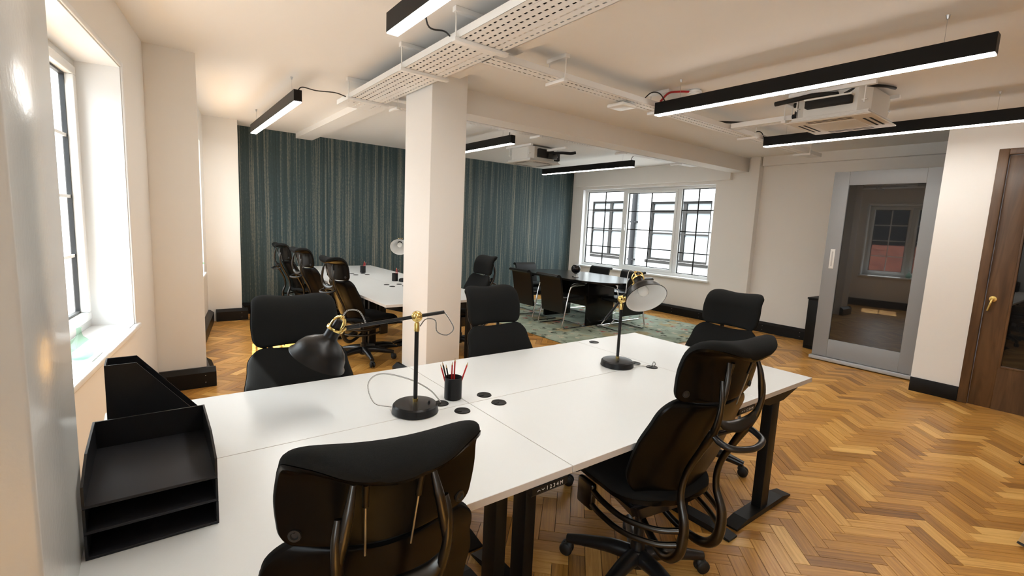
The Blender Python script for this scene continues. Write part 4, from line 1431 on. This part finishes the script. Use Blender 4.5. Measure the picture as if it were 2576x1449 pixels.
# cables in the trays; wide-tray ones are added so its holes look shaded
for lab, pts, r_ in (
        ('black cables lying in the narrow tray in front of the beam', [(2.10, 2.80, 2.602), (2.4, 2.82, 2.625), (2.7, 2.81, 2.605), (3.2, 2.80, 2.625), (3.8, 2.81, 2.603), (4.4, 2.81, 2.615), (4.75, 2.75, 2.65), (4.82, 2.5, 2.62), (4.83, 2.2, 2.615), (4.80, 2.06, 2.66)], 0.012),
        ('added black cable darkening the holes along the left side of the wide tray', [(1.56, 0.3, 2.605), (1.555, 1.6, 2.60), (1.565, 3.0, 2.605), (1.56, 4.7, 2.605)], 0.016),
        ('added black cable darkening the holes second from the left in the wide tray', [(1.60, 0.3, 2.605), (1.605, 1.6, 2.605), (1.60, 3.0, 2.605), (1.605, 4.7, 2.605)], 0.017),
        ('added black cable darkening the holes along the middle of the wide tray', [(1.645, 0.3, 2.605), (1.65, 1.6, 2.605), (1.645, 2.6, 2.605), (1.65, 4.6, 2.605)], 0.017),
        ('added black cable crossing from the wide tray into the narrow one', [(1.69, 0.3, 2.605), (1.685, 1.2, 2.605), (1.69, 2.2, 2.605), (1.70, 2.6, 2.62), (1.76, 2.74, 2.655), (1.83, 2.79, 2.66), (1.92, 2.80, 2.62), (2.05, 2.80, 2.605)], 0.016),
        ('added black cable darkening the holes along the right side of the wide tray', [(1.735, 0.3, 2.605), (1.73, 1.6, 2.605), (1.735, 3.0, 2.605), (1.73, 4.2, 2.605)], 0.016),
        ('black cables sagging along the tray behind the beam', [(2.5, 4.59, 2.61), (3.0, 4.58, 2.61), (3.4, 4.57, 2.645), (3.9, 4.58, 2.645), (4.3, 4.59, 2.60), (5.0, 4.59, 2.615)], 0.014)):
    bm = bmesh.new()
    tube(bm, pts, r_, 8)
    tag(finish('cable_bundle', bm, 'cable_black', smooth=True), lab, 'cable')

# ------------------------------------------------------------------ air conditioning cassettes
def make_ac(label, cx, cy, sx, full):
    t = thing('air_conditioner', label, 'air conditioner', (cx, cy, 2.50), 0, 'white ceiling cassettes')
    h = 0.315
    bm = bmesh.new()
    box(bm, -h, h, -h, h, 0.0, 0.012, 0.004)
    for s in (-1, 1):
        pass
    finish('fascia', bm, 'ac_panel', t, smooth=True)
    boxo('grille', -0.17, 0.17, -0.17, 0.17, -0.003, 0.002, 'ac_white', t)
    for a in range(4):
        m_ = Matrix.Rotation(R(90 * a), 4, 'Z')
        boxo('air_slot', -0.17, 0.17, 0.215, 0.232, -0.001, 0.003, 'foam_black', t, mtx=m_)
        boxo('air_slot', -0.17, 0.17, 0.258, 0.275, -0.001, 0.003, 'foam_black', t, mtx=m_)
    bm = bmesh.new()
    box(bm, -0.30, 0.30, -0.30, 0.30, 0.013, 0.024, 0.003)
    box(bm, -0.285, 0.285, -0.285, 0.285, 0.024, 0.036)
    box(bm, -0.29, 0.29, -0.29, 0.29, 0.036, 0.046, 0.003)
    finish('collar', bm, 'ac_white', t)
    bm = bmesh.new()
    poly = [(-0.275, -0.20), (-0.20, -0.275), (0.20, -0.275), (0.275, -0.20), (0.275, 0.20), (0.20, 0.275), (-0.20, 0.275), (-0.275, 0.20)]
    prism(bm, poly, 0.046, 0.232)
    finish('body', bm, 'ac_white', t)
    for (x, y) in ((-0.29, -0.25), (-0.29, 0.25), (0.29, -0.25), (0.29, 0.25)):
        bm = bmesh.new()
        tube(bm, [(x, y, 0.10), (x, y, CEIL - 2.50)], 0.005, 8)
        box(bm, min(x, x * 0.93) - 0.003, max(x, x * 0.93) + 0.003, y - 0.02, y + 0.02, 0.12, 0.125)
        finish('hanger_rod', bm, 'tray_white', t, smooth=True)
    for x in (-0.29, 0.29):
        boxo('ceiling_channel', x - 0.02, x + 0.02, -0.32, 0.32, CEIL - 2.50 - 0.03, CEIL - 2.50, 'tray_white', t)
    if full:
        bm = bmesh.new()
        box(bm, -0.34, -0.277, -0.17, 0.17, 0.105, 0.165, 0.006)
        finish('drain_pump', bm, 'foam_black', t, smooth=True)
        boxo('pump_cover', -0.345, -0.277, -0.175, 0.175, 0.1655, 0.178, 'plastic_white', t)
        bm = bmesh.new()
        tube(bm, [(-0.31, -0.05, 0.19), (-0.33, 0.10, 0.205), (-0.33, 0.25, 0.195), (-0.33, 0.42, 0.185)], 0.020, 10)
        tube(bm, [(-0.30, -0.06, 0.18), (-0.30, 0.06, 0.185)], 0.033, 10)
        finish('foam_pipe', bm, 'foam_black', t, smooth=True)
        boxo('pipe_plate', -0.20, 0.02, 0.279, 0.285, 0.05, 0.22, 'steel', t)
        for k, (x, z) in enumerate(((-0.16, 0.19), (-0.12, 0.13), (-0.17, 0.09))):
            bm = bmesh.new()
            tube(bm, [(x, 0.283, z), (x, 0.33, z)], 0.020, 12)
            finish('pipe_stub', bm, 'foam_black', t, smooth=True)
        bm = bmesh.new()
        tube(bm, [(-0.28, -0.10, 0.19), (-0.25, -0.20, 0.235), (-0.15, -0.32, 0.235), (0.0, -0.36, 0.24)], 0.012, 8)
        finish('cable', bm, 'cable_black', t, smooth=True)
    else:
        bm = bmesh.new()
        box(bm, 0.277, 0.35, -0.26, 0.20, 0.06, 0.20, 0.01)
        box(bm, -0.15, 0.15, -0.33, -0.277, 0.07, 0.20, 0.01)
        finish('pipe_box', bm, 'foam_black', t, smooth=True)
        bm = bmesh.new()
        box(bm, 0.02, 0.20, -0.36, -0.331, 0.06, 0.14, 0.006)
        finish('control_box', bm, 'frame_grey', t, smooth=True)
        bm = bmesh.new()
        box(bm, 0.0, 0.04, -0.75, -0.30, 0.17, 0.20)
        finish('duct', bm, 'tray_white', t)
        bm = bmesh.new()
        tube(bm, [(0.10, -0.33, 0.15), (0.2, -0.45, 0.16), (0.3, -0.55, 0.155), (0.34, -0.62, 0.165)], 0.022, 10)
        finish('foam_pipe', bm, 'foam_black', t, smooth=True)
    return t
make_ac('white ceiling air conditioner between the two long right-hand lights', 4.845, 1.745, 1, True)
make_ac('white ceiling air conditioner beyond the cream beam, near the teal wall', 4.975, 6.12, 1, False)

# ------------------------------------------------------------------ detector, access point
sdv = thing('smoke_detector', 'white smoke detector with red cable on the ceiling', 'smoke detector', (3.875, 2.565, CEIL))
bm = bmesh.new()
lathe(bm, [(0, -0.06), (0.035, -0.058), (0.045, -0.048), (0.052, -0.045), (0.052, -0.032), (0.060, -0.030), (0.060, -0.012), (0.045, -0.010), (0.045, 0), (0, 0)], 28)
finish('body', bm, 'plastic_white', sdv, smooth=True, angle=30)
bm = bmesh.new()
tube(bm, [(-0.05, 0.02, -0.02), (-0.14, 0.06, -0.03), (-0.22, 0.11, -0.05), (-0.26, 0.16, -0.12)], 0.009, 8)
finish('red_cable', bm, 'cable_red', sdv, smooth=True)
ap = thing('access_point', 'white rounded box under the narrow cable tray beside the long light', 'access point', (3.27, 2.86, 2.540))
bm = bmesh.new()
box(bm, -0.09, 0.09, -0.09, 0.09, 0.0, 0.032, 0.014)
finish('case', bm, 'plastic_white', ap, smooth=True)
boxo('bracket', -0.03, 0.03, -0.03, 0.03, 0.032, 0.044, 'foam_black', ap)

# ------------------------------------------------------------------ outside
boxo('ground_outside', -60, 60, -60, 60, -4.1, -4.0, 'ground', kind='structure')
# white brick building across the yard, seen through the right-hand window
nb = thing('brick_building', 'white painted brick building across the yard, seen through the window', 'building', (13.0, 9.0, -4.0))
WINS = [(10.95, 12.45, 4.62, 6.52), (7.70, 9.82, 4.62, 6.48), (4.2, 6.2, 4.62, 6.48)]
bm = bmesh.new()
ys = sorted({-8.0, 24.0} | {y for a in WINS for y in a[:2]})
def wallcol(y0, y1, holes):
    z = 0.0
    for (z0, z1) in holes:
        box(bm, 0, 0.4, y0 - 9.0, y1 - 9.0, z, z0)
        z = z1
    box(bm, 0, 0.4, y0 - 9.0, y1 - 9.0, z, 8.2)
for a, b in zip(ys[:-1], ys[1:]):
    hs_ = [(w_[2], w_[3]) for w_ in WINS if w_[0] <= a and b <= w_[1]]
    wallcol(a, b, hs_)
finish('facade', bm, 'white_brick', nb)
for (y0, y1, z0, z1) in WINS:
    bm = bmesh.new()
    f = 0.07
    a, b = y0 - 9.0, y1 - 9.0
    box(bm, 0.06, 0.16, a, b, z0, z0 + f); box(bm, 0.06, 0.16, a, b, z1 - f, z1)
    box(bm, 0.06, 0.16, a, a + f, z0 + f, z1 - f); box(bm, 0.06, 0.16, b - f, b, z0 + f, z1 - f)
    box(bm, 0.055, 0.16, (a + b) / 2 - 0.21, (a + b) / 2 - 0.09, z0 + f, z1 - f)
    box(bm, 0.062, 0.16, a + f, b - f, z0 + (z1 - z0) * 0.45, z0 + (z1 - z0) * 0.45 + 0.05)
    box(bm, 0.062, 0.16, a + f, b - f, z1 - 0.36, z1 - 0.26)
    box(bm, -0.05, 0.15, a - 0.05, b + 0.05, z0 - 0.09, z0 - 0.001)
    wf = finish('window', bm, 'facade_frame', nb)
    for zz0, zz1 in ((z0 + f, z0 + (z1 - z0) * 0.45), (z0 + (z1 - z0) * 0.45 + 0.05, z1 - 0.36), (z1 - 0.26, z1 - f)):
        for ya, yb in ((a + f, (a + b) / 2 - 0.21), ((a + b) / 2 - 0.09, b - f)):
            boxo('pane', 0.10, 0.11, ya, yb, zz0, zz1, 'facade_glass', wf)
bm = bmesh.new()
tube(bm, [(-0.10, 1.41, 0), (-0.10, 1.41, 8.0)], 0.085, 10)
for z in (4.55, 5.8, 7.0):
    box(bm, -0.14, 0.0, 1.29, 1.53, z, z + 0.05)
finish('drainpipe', bm, 'facade_black', nb, smooth=True)
# dark building with brick band beyond the left-hand windows
db = thing('office_block', 'dark office block with a red brick band beyond the left windows', 'building', (-13.0, 3.0, -4.0))
for nm, z0, z1, m in (('base_wall', 0, 4.2, 'facade_white'), ('brick_band', 4.2, 5.4, 'red_brick'), ('window_band', 5.4, 7.4, 'facade_black'), ('upper_wall', 7.4, 9.0, 'facade_white')):
    boxo(nm, -0.5, 0, -16, 20, z0, z1, m, db)
for k in range(9):
    boxo('mullion', 0.0, 0.05, -15.5 + k * 4.2, -15.3 + k * 4.2, 5.4, 7.4, 'facade_frame', db)
